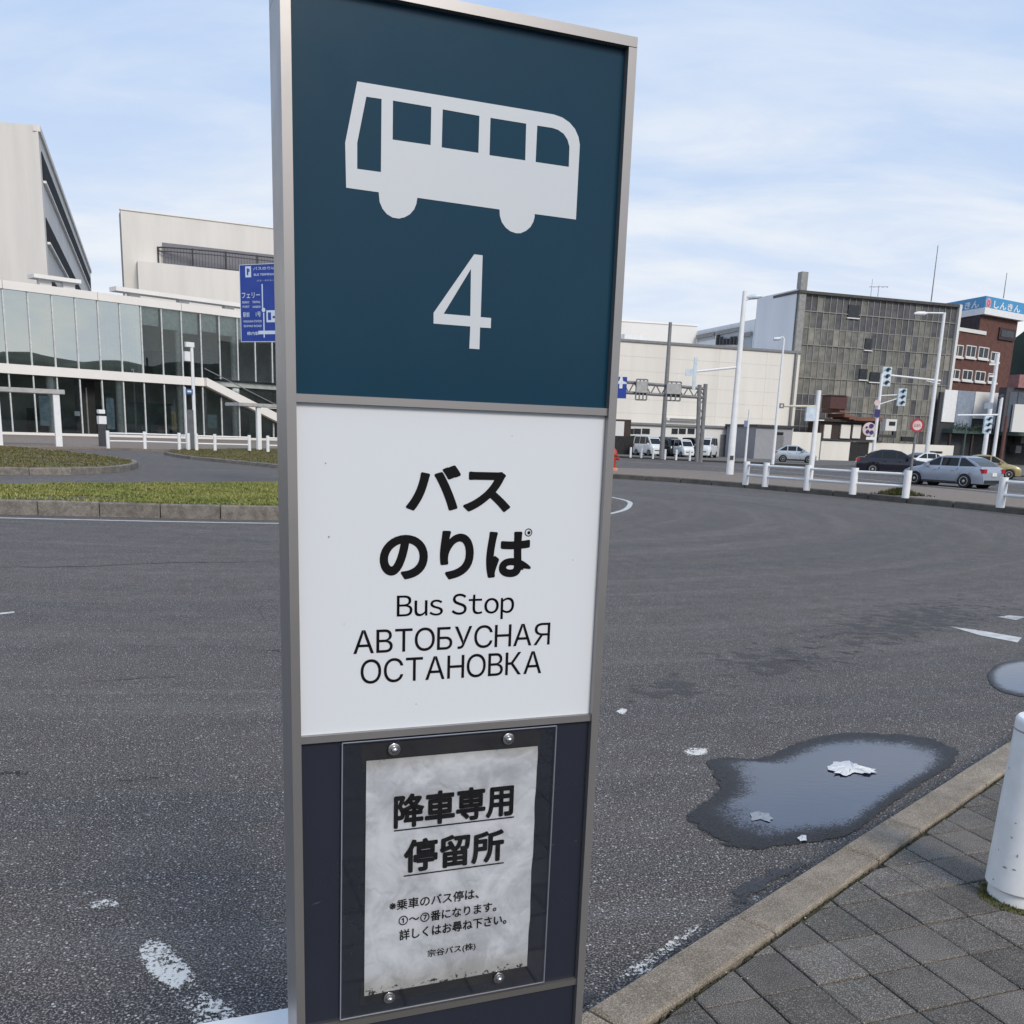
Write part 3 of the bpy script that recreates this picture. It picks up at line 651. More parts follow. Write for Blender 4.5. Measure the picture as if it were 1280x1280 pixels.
def sign_glyphs(chars, L_, R_, B_, T_, **kw): return glyph_line(SF, chars, SF.uz(*L_)[0], SF.uz(*R_)[0], SF.uz(*B_)[1], SF.uz(*T_)[1], .0006, M_INK, white, **kw)
sign_glyphs('\uff22\uff55\uff53 \uff33\uff54\uff4f\uff50', (496, 757), (642.5, 757), (629, 773.6), (590, 741.5), gap=.085, offset=.004)
sign_glyphs('АВТОБУСНА~\uff32', (441.5, 816), (687, 800), (500, 815), (500, 785.5), gap=.075)
sign_glyphs('ОСТАНОВКА', (450.7, 838), (676.8, 830), (560, 848.6), (560, 819), gap=.085)

# notice: dirty backing, weathered paper, clear acrylic sheet, four dome screws
def quad_uz(pts): return [SF.uz(*p) for p in pts]
def papermat():
    mt = bpy.data.materials.new('weathered_paper'); mt.use_nodes = True; t = mt.node_tree; b = t.nodes['Principled BSDF']
    tcn = N(t, 'ShaderNodeTexCoord'); g = N(t, 'ShaderNodeNewGeometry')
    n1 = N(t, 'ShaderNodeTexNoise', inp={'Scale': 12, 'Detail': 7, 'Roughness': .65, 'Distortion': .6}); L(t, g.outputs['Position'], n1.inputs['Vector'])
    n2 = N(t, 'ShaderNodeTexNoise', inp={'Scale': 130, 'Detail': 4, 'Roughness': .7}); L(t, g.outputs['Position'], n2.inputs['Vector'])
    at_ = N(t, 'ShaderNodeAttribute', attribute_name='fade')
    c = MIX(t, MR(t, n1.outputs[0], .35, .68), (.70, .715, .75), (.44, .455, .49))
    edge = MR(t, MA(t, 'ADD', at_.outputs['Fac'], MA(t, 'MULTIPLY', n1.outputs[0], .7)), .62, 1.2)
    c = MIX(t, MA(t, 'MULTIPLY', edge, .5), c, (.33, .31, .25))
    sp_ = MR(t, MA(t, 'ADD', n2.outputs[0], MA(t, 'MULTIPLY', MR(t, at_.outputs['Fac'], .5, 1.0), .20)), .73, .77)
    c = MIX(t, sp_, c, (.03, .028, .022)); L(t, c, b.inputs['Base Color']); b.inputs['Roughness'].default_value = .5
    wr = N(t, 'ShaderNodeTexVoronoi', inp={'Scale': 9}, feature='DISTANCE_TO_EDGE'); ds = N(t, 'ShaderNodeVectorMath', operation='ADD'); nv = N(t, 'ShaderNodeTexNoise', inp={'Scale': 14, 'Detail': 3})
    L(t, g.outputs['Position'], nv.inputs['Vector']); sc_ = N(t, 'ShaderNodeVectorMath', operation='SCALE'); sc_.inputs['Scale'].default_value = .12; L(t, nv.outputs['Color'], sc_.inputs[0]); L(t, g.outputs['Position'], ds.inputs[0]); L(t, sc_.outputs[0], ds.inputs[1]); L(t, ds.outputs[0], wr.inputs['Vector'])
    bp = N(t, 'ShaderNodeBump', inp={'Strength': .20, 'Distance': .005}); L(t, MA(t, 'ADD', MR(t, wr.outputs['Distance'], 0, .10), MA(t, 'MULTIPLY', n1.outputs[0], 1.2)), bp.inputs['Height']); L(t, bp.outputs[0], b.inputs['Normal']); return mt
plate = quad_uz([(427, 927.6), (693.7, 906), (678, 1225), (424.6, 1272)]); pap = quad_uz([(457.5, 950.5), (671.4, 931.8), (658.3, 1206.5), (454.8, 1244)])
mb = MB(); bk = quad_uz([(452, 931), (676, 911), (674, 945), (452, 965)]); SF.sheet(mb, bk, .0008); MDF = 1
mb2 = MB(); SF.sheet(mb2, quad_uz([(451, 1228), (660, 1190), (660, 1218), (449, 1257)]), .0008); o = part('dirt_film', mb, mat('dirt_film', (.020, .021, .027), .4, col2=(.026, .025, .026), scale=25), navy); part('dirt_film', mb2, o.data.materials[0], navy)
NX, NY = 28, 36; vs = []; fs = []; att = []
for j in range(NY + 1):
    for i in range(NX + 1):
        s_, t_ = i / NX, j / NY
        wob = .0007 * (math.sin(t_ * 19) + .6 * math.sin(t_ * 43)) * (1 if s_ > .96 else 0)
        a = [pap[0][k] * (1 - s_) + pap[1][k] * s_ for k in (0, 1)]; b = [pap[3][k] * (1 - s_) + pap[2][k] * s_ for k in (0, 1)]
        u, z = a[0] * (1 - t_) + b[0] * t_ + wob, a[1] * (1 - t_) + b[1] * t_
        n_ = .0027 + .0005 * (math.sin(s_ * 9 + 3 * t_) * math.sin(t_ * 7 + 2 * s_) + .5 * math.sin(s_ * 17 - t_ * 11))
        vs.append(SF.P(u, n_, z)); att.append(max(0, 1 - (1 - t_) * 7, .8 - t_ * 9))
for j in range(NY):
    for i in range(NX): q = j * (NX + 1) + i; fs.append((q, q + 1, q + NX + 2, q + NX + 1))
me = bpy.data.meshes.new('notice_paper'); me.from_pydata([tuple(v) for v in vs], [], fs); me.materials.append(papermat())
for p in me.polygons: p.use_smooth = True
a_ = me.attributes.new('fade', 'FLOAT', 'POINT'); a_.data.foreach_set('value', att)
paper = link('notice_paper', me, navy)
def notice_text(body, L_, R_, B_, T_, **kw):
    return text_on(SF, body, SF.uz(*L_)[0], SF.uz(*R_)[0], SF.uz(*B_)[1], SF.uz(*T_)[1], 0.0040, M_INK, navy, **kw)
notice_text('降車専用', (491.5, 1010), (641, 1000), (500, 1034.5), (500, 992), offset=.034)
notice_text('停留所', (504, 1070), (629, 1055), (510, 1090), (510, 1048.5), offset=.034)
for a, b in (((491.8, 1038), (641.5, 1019)), ((504, 1093.5), (628.8, 1077))):
    ua, za = SF.uz(*a); ub, zb = SF.uz(*b); mb = MB(); z_ = (za + zb) / 2; SF.sheet(mb, [(ua, z_ - .0015), (ub, z_ - .0015), (ub, z_ + .0008), (ua, z_ + .0008)], .0040); part('underline', mb, M_INK, navy)
notice_text('※乗車のバス停は、', (486, 1130), (597.6, 1120), (490, 1137.5), (490, 1124), offset=.016)
notice_text('①〜⑦番になります。', (497.5, 1148), (619.5, 1135), (500, 1155.8), (500, 1143), offset=.02)
notice_text('詳しくはお尋ね下さい。', (498.5, 1166), (632, 1150), (502, 1174), (502, 1160.5), offset=.02)
notice_text('宗谷バス(株)', (533.6, 1190), (593.5, 1182), (537, 1196), (537, 1185.5), offset=.015)
M_ACR = glass('clear_acrylic', (.965, .97, .98), 1.42, .03)
mb = MB(); SF.poly(mb, plate, .0052, .0082); acr = part('acrylic_sheet', mb, M_ACR, sign)
# polished rim of the sheet
mb = MB(); q = plate
for a, b in zip(q, q[1:] + q[:1]):
    mb.tube(SF.P(a[0], .0067, a[1]), SF.P(b[0], .0067, b[1]), .0011, n=6)
part('sheet_rim', mb, mat('acrylic_rim', (.28, .30, .36), .35), acr)
for p in ((493, 937), (636, 924), (624, 1223), (487, 1248)):
    u, z = SF.uz(p[0], p[1], .01)
    mb = MB(); mb.lathe([(.0098, .0082), (.0098, .0096), (.0090, .0100)], SF.P(u, 0, z), 20, SF.n)
    w_ = part('washer', mb, M_STEEL, sign, True)
    mb = MB(); mb.lathe([(.0056, .0100), (.0056, .0128), (.0048, .0152), (.0030, .0168), (.0008, .0175)], SF.P(u, 0, z), 16, SF.n); part('dome_nut', mb, M_STEEL, w_, True)

# scratches, specks and rain runs on the faces
M_SCR = mat('scratch_grey', (.10, .11, .13), .5); M_SPK = mat('grime_speck', (.30, .30, .30), .7)
def scratch(a, b, w, n_, mt, par):
    (u0_, z0_), (u1_, z1_) = SF.uz(*a), SF.uz(*b); mb = MB(); SF.sheet(mb, [(u0_, z0_), ((u0_ + u1_) / 2, (z0_ + z1_) / 2 - w), (u1_, z1_), ((u0_ + u1_) / 2, (z0_ + z1_) / 2 + w)], n_); part('scratch', mb, mt, par)
for a, b in (((389, 1131), (403, 1126)), ((717, 1052), (722, 1050)), ((688, 1057), (694, 1055)), ((731, 948), (733, 930)), ((384, 1010), (386, 1040))): scratch(a, b, .0006, .0006, M_SCR, navy)
for p, r_ in (((407, 579), .0011), ((411, 671), .0014), ((640, 545), .0008), ((520, 880), .0009), ((716, 700), .0008), ((430, 780), .0007)):
    u, z = SF.uz(*p); mb = MB(); SF.sheet(mb, ringpts(u, z, r_, 8), .0005); part('grime_speck', mb, M_SPK, white)
# ------------------------------------------------------------------ white bench behind the sign, lower left
pR = G(369, 1258.5, .52); pL = pR - SF.u * .95
mb = MB(); dep = -SF.n
BF = Fac((pL.x, pL.y), (pR.x, pR.y))
bench = thing('bench', 'white painted bench top showing low beside the bus stop sign', 'bench', BF.P(.5, .2, PZ))
mb = MB(); BF.box(mb, 0, 1.35, 0, .36, .48, .52); part('seat', mb, M_WHITE, bench)
for u in (.08, 1.2):
    for n_ in (.03, .28):
        mb = MB(); BF.box(mb, u, u + .05, n_, n_ + .05, PZ, .48); part('leg', mb, M_WHITE, bench)

# ------------------------------------------------------------------ bollard at the right edge
BC = G(1272.5, 1122, PZ)
zb = ztop(BC, 1305, 897)
bol = thing('bollard', 'stout white tapering bollard on the pavers at the right edge', 'bollard', (BC.x, BC.y, PZ))
mb = MB(); h = zb - PZ
mb.lathe([(.104, 0), (.104, .045), (.110, .05), (.110, .055)], (0, 0, 0), 40); part('foot_ring', mb, mat('bollard_paint', (.78, .79, .79), .4, var=.1, scale=14, col2=(.70, .705, .70), rvar=.05), bol, True, True)
mb = MB(); mb.lathe([(.117, .055), (.117, .062), (.1165, .07), (.0985, h - .05), (.098, h - .02), (.096, h - .009), (.090, h - .003), (.06, h)], (0, 0, 0), 40); part('post', mb, bpy.data.materials['bollard_paint'], bol, True, True)
mb = MB(); mb.lathe([(.0994, h - .052), (.0994, h - .046)], (0, 0, 0), 40); part('cap_seam', mb, mat('seam_grey', (.35, .35, .35), .5), bol, False, True)
M_SCUFF = mat('scuff', (.30, .29, .27), .7, scale=40)
for px, py, w_, h_ in ((1256, 1084, .010, .004), (1268, 1087, .007, .004), (1270, 1029, .004, .003), (1265, 1047, .004, .004), (1249, 1062, .002, .006), (1262, 960, .003, .005), (1242, 1099, .005, .003), (1272, 1070, .003, .009)):
    d = ray(px, py); k = 2.0; hit = None
    while k < 6:
        p = CAM + d * k
        if math.hypot(p.x - BC.x, p.y - BC.y) <= .1168 - .0185 * max(0, (p.z - PZ - .07) / (h - .12)): hit = p; break
        k += .002
    if hit is None: continue
    nr = Vector((hit.x - BC.x, hit.y - BC.y, 0)).normalized(); tg = Vector((-nr.y, nr.x, 0)); c = hit + nr * .0022; mb = MB()
    mb.add([c + tg * (w_ * math.cos(a) * random.uniform(.6, 1.1)) + Vector((0, 0, h_ * math.sin(a) * random.uniform(.6, 1.1))) for a in [math.pi * q / 4 for q in range(8)]], [tuple(range(8))]); part('scuff', mb, M_SCUFF, bol)
mz = MB()
for k in range(1500):
    a = random.uniform(0, 6.283); r_ = .104 + abs(random.gauss(0, .016)); dens = .45 + .55 * math.sin(a * 2 + 1.2)
    if random.random() < dens + .15:
        x, y = BC.x + r_ * math.cos(a), BC.y + r_ * math.sin(a); clod(mz, x, y, PZ + .001, random.uniform(.003, .009))
        if random.random() < .5: tuft(mz, x, y, PZ, random.uniform(.006, .02), 2, .003)
o = struct('moss', mz, M_MOSS, kind='stuff'); tag(o, 'ring of green moss round the foot of the white bollard', 'moss')


# ================================================================== islands, verges, forecourt
GH = 0.26
ISL = smooth([(-20, 15.4), (-14, 16.1), (-9.15, 16.7), (-4.4, 17.45), (-1.5, 18.6), (0.7, 20.5), (1.85, 22.6), (2.35, 24.9), (2.1, 27.0), (0.9, 28.6), (-1.5, 29.1), (-4.0, 27.6), (-6.6, 25.1), (-9.0, 22.8), (-11.4, 20.9), (-14, 19.6), (-20, 18.6)], 5)
def island(pl, name, kz, gz, grassmat_, stone_w, stone_len, rng, ngrass, hgrass, glabel, kerb_label=None, closed=False):
    root = bpy.data.objects.new(name, None); COL.objects.link(root); root['kind'] = 'structure'
    inner = offs(pl, -stone_w)
    # kerb stones along the part of the outline listed in rng
    acc = 0; 
    pts = [Vector(p) for p in pl]; ipts = [Vector(p) for p in inner]
    # resample to equal stones
    L_ = [0]
    for i in range(1, len(pts)): L_.append(L_[-1] + (pts[i] - pts[i - 1]).length)
    def samp(P, s_):
        s_ = max(0, min(L_[-1] - 1e-6, s_))
        for i in range(1, len(L_)):
            if s_ <= L_[i]: k = (s_ - L_[i - 1]) / max(1e-9, L_[i] - L_[i - 1]); return P[i - 1] + (P[i] - P[i - 1]) * k
        return P[-1]
    nst = int(L_[-1] / stone_len)
    for k in range(nst):
        a, b = samp(pts, k * stone_len), samp(pts, (k + 1) * stone_len); c, d = samp(ipts, (k + 1) * stone_len), samp(ipts, k * stone_len)
        mb = MB(); bevel_stone(mb, a, b, c, d, -.05, kz + random.uniform(-.006, .006), .022, .010); part('kerb_stone', mb, M_OLDKERB, root)
    mb = MB(); mb.prism([tuple(p) for p in inner], 0.0, gz); part('lawn', mb, M_SOIL, root)
    # grass
    xs = [p[0] for p in inner]; ys = [p[1] for p in inner]; poly = inner
    def inside(x, y):
        r_ = False; n = len(poly)
        for i in range(n):
            x1, y1 = poly[i]; x2, y2 = poly[(i + 1) % n]
            if (y1 > y) != (y2 > y) and x < (x2 - x1) * (y - y1) / (y2 - y1) + x1: r_ = not r_
        return r_
    mb = MB(); c = 0; tries = 0
    while c < ngrass and tries < ngrass * 8:
        tries += 1; x = random.uniform(min(xs), max(xs)); y = random.uniform(min(ys), max(ys))
        if inside(x, y):
            if mnoise.noise(Vector((x * .55, y * .55, 7))) < -.28 and random.random() < .8: continue
            c += 1; k = .6 + .5 * math.sin(x * 1.7 + y) * math.sin(y * 2.3 - x * .6)
            tuft(mb, x, y, gz - .005, hgrass * (.55 + .6 * max(0, k)), 3, .012 + .0004 * y, .8)
    o = struct(name + '_grass' if False else 'grass', mb, grassmat_, kind='stuff'); tag(o, glabel, 'grass')
    return root
island(ISL, 'traffic_island', GH, GH - .01, M_GRASS, .17, 1.05, None, 42000, .065, 'short yellow-green grass on the near traffic island behind the sign')
P2 = [G2(-420, 585), G2(-200, 590), G2(0, 593.5), G2(60, 594), G2(110, 593), G2(145, 591), G2(165, 588), G2(173, 585), G2(170, 582), G2(158, 579.5), G2(120, 574), G2(60, 567), G2(0, 562.5), G2(-120, 556), G2(-300, 551)]
island(smooth(P2, 4), 'second_island', .22, .21, M_GRASS2, .22, 1.3, None, 14000, .08, 'darker grass on the rounded island in front of the glass building')
P3 = [G2(205, 568.5), G2(228, 573), G2(280, 578.5), G2(352, 586), G2(420, 593), G2(520, 600), G2(600, 596), G2(560, 580), G2(470, 571), G2(352, 564.5), G2(280, 564), G2(225, 564.5)]
island(smooth(P3, 3), 'verge', .16, .15, M_GRASS2, .2, 1.2, None, 12000, .07, 'dry grass verge below the white railings by the blue sign')

LGF = None
y0 = G(0, 544.5).y
LG = Fac(G2(0, 544.5), (lambda p: (p.x, p.y))(at(298, y0 / .834)))
mb = MB(); fore = [G2(-500, 548), G2(-80, 559), G2(0, 561), G2(130, 562), G2(206, 564.5), G2(352, 562), G2(560, 568), tuple(LG.P(110, -2, 0)[:2]), tuple(LG.P(-60, -2, 0)[:2])]
mb.prism(fore, -.05, .12); struct('forecourt_paving', mb, M_MEDIAN)

# far right median strip between the turning area and the main road
MF = [G2(560, 583), G2(700, 592), G2(765, 598), G2(850, 603.5), G2(930, 610), G2(1040, 620), G2(1132, 629), G2(1190, 634.5), G2(1290, 645), G2(1420, 660)]
MR_ = [G2(1420, 640), G2(1290, 627.5), G2(1190, 617), G2(1100, 609), G2(1010, 600), G2(905, 594), G2(850, 591), G2(765, 588.5), G2(700, 585), G2(560, 580)]
med = bpy.data.objects.new('median', None); COL.objects.link(med); med['kind'] = 'structure'
mb = MB(); mb.prism(offs(MF, -.2) + MR_, 0.0, .17); part('median_paving', mb, M_MEDIAN, med)
mfi = offs(MF, -.2)
for i in range(len(MF) - 1):
    l = (Vector(MF[i + 1]) - Vector(MF[i])).length; k = max(1, round(l / 1.9)); A = subdiv(MF[i], MF[i + 1], k) + [MF[i + 1]]; B = subdiv(mfi[i], mfi[i + 1], k) + [mfi[i + 1]]
    for a, b, c, d in zip(A, A[1:], B[1:], B): mb = MB(); bevel_stone(mb, a, b, c, d, -.05, .20, .03, .03); part('kerb_stone', mb, mat('dark_kerb', (.075, .07, .062), .9, col2=(.13, .12, .105), scale=3) if 'dark_kerb' not in bpy.data.materials else bpy.data.materials['dark_kerb'], med)
mb = MB(); ribbon(mb, [G2(760, 576.5), G2(880, 582), G2(1010, 592), G2(1130, 604), G2(1290, 619)], .15, .004); struct('lane_line', mb, M_LINE)
mb = MB(); ribbon(mb, [G2(1150, 613), G2(1215, 619.5), G2(1290, 626)], .12, .006); struct('lane_line', mb, M_LINE)
# far kerb of the main road and the car park behind it
FK = [G2(760, 571.5), G2(872, 577), G2(935, 579.5), G2(1010, 583), G2(1080, 583.5), G2(1290, 597)]
mb = MB(); mb.prism(FK + [(90, 60), (90, 200), (5, 200)], -.03, .12); struct('far_pavement', mb, M_GROUND)
mb = MB(); a = FK[:4]; b = offs(a, -.25); mb.prism(a + b[::-1], 0, .16); struct('far_kerb', mb, bpy.data.materials['dark_kerb'])

# ================================================================== glass building (left)
M_BEIGE = mat('beige_render', (.69, .66, .62), .85, var=.03, scale=.5, col2=(.625, .60, .565), stretch=(1, 1, .12))
M_BAND = mat('white_metal_cladding', (.78, .755, .72), .55, var=.03, scale=.4)
M_MULL = mat('white_mullion', (.62, .64, .64), .5)
M_GLASSL = glass('green_window_glass', (.925, .975, .95), 1.8, .005, 1.15, (.93, 1, .97)); M_GLASSR = glass('coated_window_glass', (.90, .96, .93), 4.6, .004, 1.35, (.95, .99, .93))
M_DARKIN = mat('dark_interior', (.12, .14, .135), .9, scale=.5, col2=(.05, .06, .06))
M_INTW = mat('interior_wall', (.50, .53, .50), .9, scale=.25, col2=(.24, .26, .25))
M_COLM = mat('pale_column', (.84, .86, .84), .7)
M_BLIND = mat('roller_blind', (.74, .79, .76), .8)
gb = thing('glass_building', 'long two-storey glass building with white bands at the left', 'building', LG.P(20, 0, .12))
zA0, zA1 = LG.uz(0, 360.5)[1], LG.uz(0, 350)[1] + .02
zB0, zB1 = LG.uz(0, 466)[1], LG.uz(0, 454)[1]
zBa = zB0; ub = LG.uz(5.06, 360)[0]; ue = LG.uz(340.9, 400)[0]; du = (ue - ub) / 13; ub = LG.uz(5.06, 400)[0]
U0, U1 = ub - 4 * du, ub + 26 * du; zG = .35
def gp(name, mb, mt, par=gb, **k): return part(name, mb, mt, par, **k)
mb = MB(); LG.box(mb, U0, U1, -1, .25, zA0, zA1)
gp('parapet', mb, M_BAND)
for k in range(-4, 26, 4):
    mb = MB(); LG.box(mb, ub + k * du - .02, ub + k * du + .02, .25, .256, zA0, zA1); gp('cladding_joint', mb, M_GREY)
us, _ = LG.uz(253, 470); uxe, zxe = LG.uz(352, 528, .3)[0], LG.uz(352, 521, .6)[1]
mb = MB(); LG.box(mb, U0, us, -.5, .3, zB0, zB1); gp('floor_band', mb, M_BAND)
zx2 = LG.uz(352, 537, .6)[1]; sl_ = (zxe - zB1) / (uxe - us)
mb = MB(); uend = us + (0.3 - zB1) / sl_; LG.poly(mb, [(us + .005, zB0), (us + .005, zB1), (uend, .3 + (zB1 - zB0) * .0), (uend - (zB1 - zB0) / abs(sl_) * .95, .15)], .1, .9)
gp('stair_stringer', mb, M_BAND)
mb = MB(); LG.poly(mb, [(us, zB1 + .9), (us, zB1 + 1.0), (uend, 1.35), (uend, 1.25)], .45, .5); gp('stair_handrail', mb, M_GREY)
mb = MB(); LG.box(mb, U0, U1, -.3, .12, .10, zG); gp('sill_band', mb, M_BAND)
mb = MB(); LG.box(mb, U0, U1, -9, -.4, (zB0 + zB1) / 2 - .3, (zB0 + zB1) / 2 + .2); gp('floor_slab', mb, M_INTW)
mb = MB(); LG.box(mb, U0, U1, -9, -1.02, zA0 - .1, zA0 + .3); gp('roof', mb, M_GREY)
mb = MB(); LG.box(mb, U0, U1, -9.3, -9, .1, zA1); gp('back_wall', mb, M_INTW)
mb = MB(); LG.box(mb, U0, U1, -9, -.3, .1, .16); gp('ground_floor', mb, M_INTW)
mb = MB(); LG.box(mb, U1, U1 + .3, -9.3, .2, .1, zA1); gp('end_wall', mb, M_BAND)
mb = MB(); LG.box(mb, U0 - .3, U0, -9.3, .2, .1, zA1); gp('end_wall', mb, M_BAND)
# interior masses seen as dark blocks behind the glass
for k, (a, b, n0, n1, z0, z1) in enumerate([(5.2, 8.1, -6, -3.2, .2, 3.6), (9.3, 11.0, -5, -4, zB1, zB1 + 3.2), (-2, 0.2, -7, -5, .2, 3.4), (1.6, 2.7, -6, -3, .2, 2.6), (12.3, 16, -5, -2.5, .2, 3.2), (7.4, 9.0, -7, -4, zB1, zB1 + 2.6)]):
    mb = MB(); LG.box(mb, ub + a * du, ub + b * du, n0, n1, z0, z1); gp('interior_partition', mb, M_DARKIN)
for k in range(-4, 27):
    u = ub + k * du
    mb = MB(); LG.box(mb, u - .055, u + .055, -.1, .14, zB1, zA0); gp('mullion', mb, M_MULL)
    mb = MB(); LG.box(mb, u - .055, u + .055, -.1, .14, zG, zB0 if u < us else max(zG + .2, zB0 + sl_ * (u - us) - .25)); gp('mullion', mb, M_MULL)
    if k < 26:
        mb = MB(); mb.add([LG.P(u + .05, .02, zB1), LG.P(u + du - .05, .02, zB1), LG.P(u + du - .05, .02, zA0), LG.P(u + .05, .02, zA0)], [(0, 1, 2, 3)]); gp('glass_pane', mb, M_GLASSR if k < 6 else M_GLASSL)
        if k in (3,):
            mb = MB(); LG.box(mb, u + .1, u + du - .1, -1.6, -1.5, zG, zB0 - .1); gp('entrance_door', mb, M_BLACK)
            mb = MB(); LG.box(mb, u + du * .52, u + du * .58, -1.5, -1.4, zG, zB0 - .8); gp('door_jamb', mb, M_GREY)
        else:
            mb = MB(); mb.add([LG.P(u + .05, .02, zG), LG.P(u + du - .05, .02, zG), LG.P(u + du - .05, .02, zB0), LG.P(u + .05, .02, zB0)], [(0, 1, 2, 3)]); gp('glass_pane', mb, M_GLASSL)
        if k >= 5:
            mb = MB(); LG.box(mb, u + .12, u + du - .12, -.35, -.33, zA0 - (zA0 - zB1) * ((.27 + .03 * (k % 3)) if k >= 5 else (.62 + .06 * (k % 2))), zA0); gp('blind', mb, M_BLIND)
        if k in (4, 5):
            for q in range(6):
                mb = MB(); LG.box(mb, u + .2 + q * .42, u + .42 + q * .42, -.8 - .08 * (q % 2), -.7 - .08 * (q % 2), zB1 + .1, zA0 - .3); gp('curtain', mb, M_BLIND)
for p in (66, 152, 227, 295, 352, 398, 440):
    uc = LG.uz(p, 520, -.75)[0]
    for z0, z1 in ((.16, zB0), (zB1, zA0)):
        mb = MB(); mb.tube(LG.P(uc, -.75, z0), LG.P(uc, -.75, z1), .42, n=16); gp('column', mb, M_COLM, smooth=True)
uc = LG.uz(-10, 520, -.75)[0]
for p in ((171, 228, 585, 720), (470, 513, 595, 735)):
    (a, z1), (b, z0) = LG.uz(p[0] * .28125, 330 + p[2] * .28125, -.3), LG.uz(p[1] * .28125, 330 + p[3] * .28125, -.3)
    mb = MB(); LG.box(mb, a, b, -.34, -.30, z0, z1); po = gp('poster', mb, mat('pale_blue_poster', (.42, .52, .58), .6, col2=(.22, .32, .40), scale=2.2, var=.3) if 'pale_blue_poster' not in bpy.data.materials else bpy.data.materials['pale_blue_poster'])
for a, b, c, d, cc, nm in ((93, 100, 514, 520, (.7, .7, .7), 'paper_note'), (214, 221, 514, 538, (.45, .36, .14), 'yellow_board'), (259, 272, 518, 535, (.40, .5, .52), 'notice_board'), (196, 212, 537, 545, (.25, .17, .12), 'counter')):
    (u1, z1), (u2, z2) = LG.uz(a, c, -.6), LG.uz(b, d, -.6)
    mb = MB(); LG.box(mb, u1, u2, -.7, -.6, z2, z1); gp(nm, mb, mat(nm, cc, .7))
# transom beam and balustrade seen right of the stair
mb = MB(); LG.box(mb, us + 2.2 * du, U1, .1, .2, LG.uz(330, 508)[1] - .18, LG.uz(330, 508)[1]); gp('transom', mb, M_BAND)
mb = MB(); LG.box(mb, us + .8 * du, U1, -.8, -.74, LG.uz(300, 475)[1], LG.uz(300, 475)[1] + .1); gp('handrail', mb, M_GREY)
# canopy slabs on the roof
def slab(px0, px1, pyt, pyb, n_):
    (a, z1), (b, _) = LG.uz(px0, pyt, n_), LG.uz(px1, pyt, n_); z0 = LG.uz(px0, pyb, n_)[1]
    mb = MB(); LG.box(mb, a, b, n_ - 1.6, n_, z0, z1); gp('canopy_slab', mb, M_BAND)
    k = max(2, int((b - a) / 4.5))
    for i in range(k): 
        u = a + (b - a) * (i + .3) / k; mb = MB(); LG.box(mb, u, u + 1.1, n_ - 1.2, n_ - .5, zA0 + .3, z0); gp('canopy_support', mb, M_BAND)
slab(42, 101, 341.5, 346.5, -2.5); slab(145, 420, 357.5, 363, -3.5)

# ================================================================== beige tower with ribbon windows
T0 = V(47, 156.5, 112.0); T1 = V(112.5, 332, 112.0 * 1.90)
TFm = Fac((T0.x - 60, T0.y - 60 * .06), (T0.x, T0.y)); TS_ = Fac((T0.x, T0.y), (T1.x, T1.y), outward=(1, 0, 0))
ht = ztop(T0, 47, 156.5)
tw = thing('office_block', 'tall beige block with slanting dark ribbon windows behind the glass building', 'building', T0)
mb = MB(); a, b = TFm.P(0, 0, 0), T0; c = T1; d = T1 + (a - b)
mb.hexa([(a.x, a.y, 0), (b.x, b.y, 0), (c.x, c.y, 0), (d.x, d.y, 0), (a.x, a.y, ht + 2), (b.x, b.y, ht), (c.x, c.y, ht), (d.x, d.y, ht + 2)]); part('wall', mb, M_BEIGE, tw)
M_RIB = mat('ribbon_window', (.022, .024, .028), .8, spec=.1)
for (ya, yb) in ((186, 217), (258, 286), (326, 345), (392, 412), (452, 470)):
    z1, z0 = TS_.uz(50.5, ya, .05)[1], TS_.uz(50.5, yb, .05)[1]
    mb = MB(); TS_.box(mb, 2.0, TS_.len - 3, .02, .08, z0, z1); rw = part('window', mb, M_RIB, tw)
    mb = MB(); TS_.box(mb, 2.0, TS_.len - 3, .03, .35, z0 - .25, z0); part('sill', mb, M_BAND, rw)
mb = MB(); TS_.box(mb, 0, TS_.len, -.5, .25, ht - .6, ht + .05); part('coping', mb, M_BEIGE, tw)

# ================================================================== beige building with curved railed balcony
B0 = V(150.5, 262, 122.0); B1 = V(345, 285, 122 / .9375)
BB = Fac((B0.x, B0.y), (B1.x, B1.y)); hb = ztop(B0, 150.5, 262)
bb = thing('balcony_building', 'beige building with a dark curved balcony railing left of the bus stop sign', 'building', B0)
mb = MB(); BB.box(mb, 0, 46, -3, 0, 0, hb); part('wall', mb, M_BEIGE, bb)
mb = MB(); BB.box(mb, -.1, 46, -.6, .12, hb, hb + .15); part('coping', mb, M_BAND, bb)
z_w = BB.uz(173, 326, 2.2)[1]; ua = BB.uz(172.5, 340, 2.2)[0]
mb = MB(); BB.box(mb, ua, 46, 0.003, 2.2, 0, z_w); part('lower_storey', mb, M_BEIGE, bb)
u1_, zr0 = BB.uz(200, 329, 1.8); u2_ = u1_ + 22; zr1 = BB.uz(203, 307, 1.8)[1]
mb = MB(); BB.box(mb, u1_ + .5, 44, .01, .06, z_w + .1, BB.uz(215, 304.5)[1]); part('window', mb, mat('mauve_glazing', (.20, .195, .215), .3), bb)
def bal(t): # curved balcony line
    u = u1_ + t; return BB.P(u, 0.1 + 1.9 * min(1, (t / 7.0)) ** .5, 0) if t < 7 else BB.P(u, 2.0, 0)
rl = part('railing', MB().path([bal(t) + Vector((0, 0, zr1)) for t in (0, .3, 1, 2, 3.5, 5, 7, 10, 15, 22)], .09), M_DGREY, bb)
mb = MB().path([bal(t) + Vector((0, 0, zr1 - .45)) for t in (0, .3, 1, 2, 3.5, 5, 7, 10, 15, 22)], .06); part('mid_rail', mb, M_DGREY, rl)
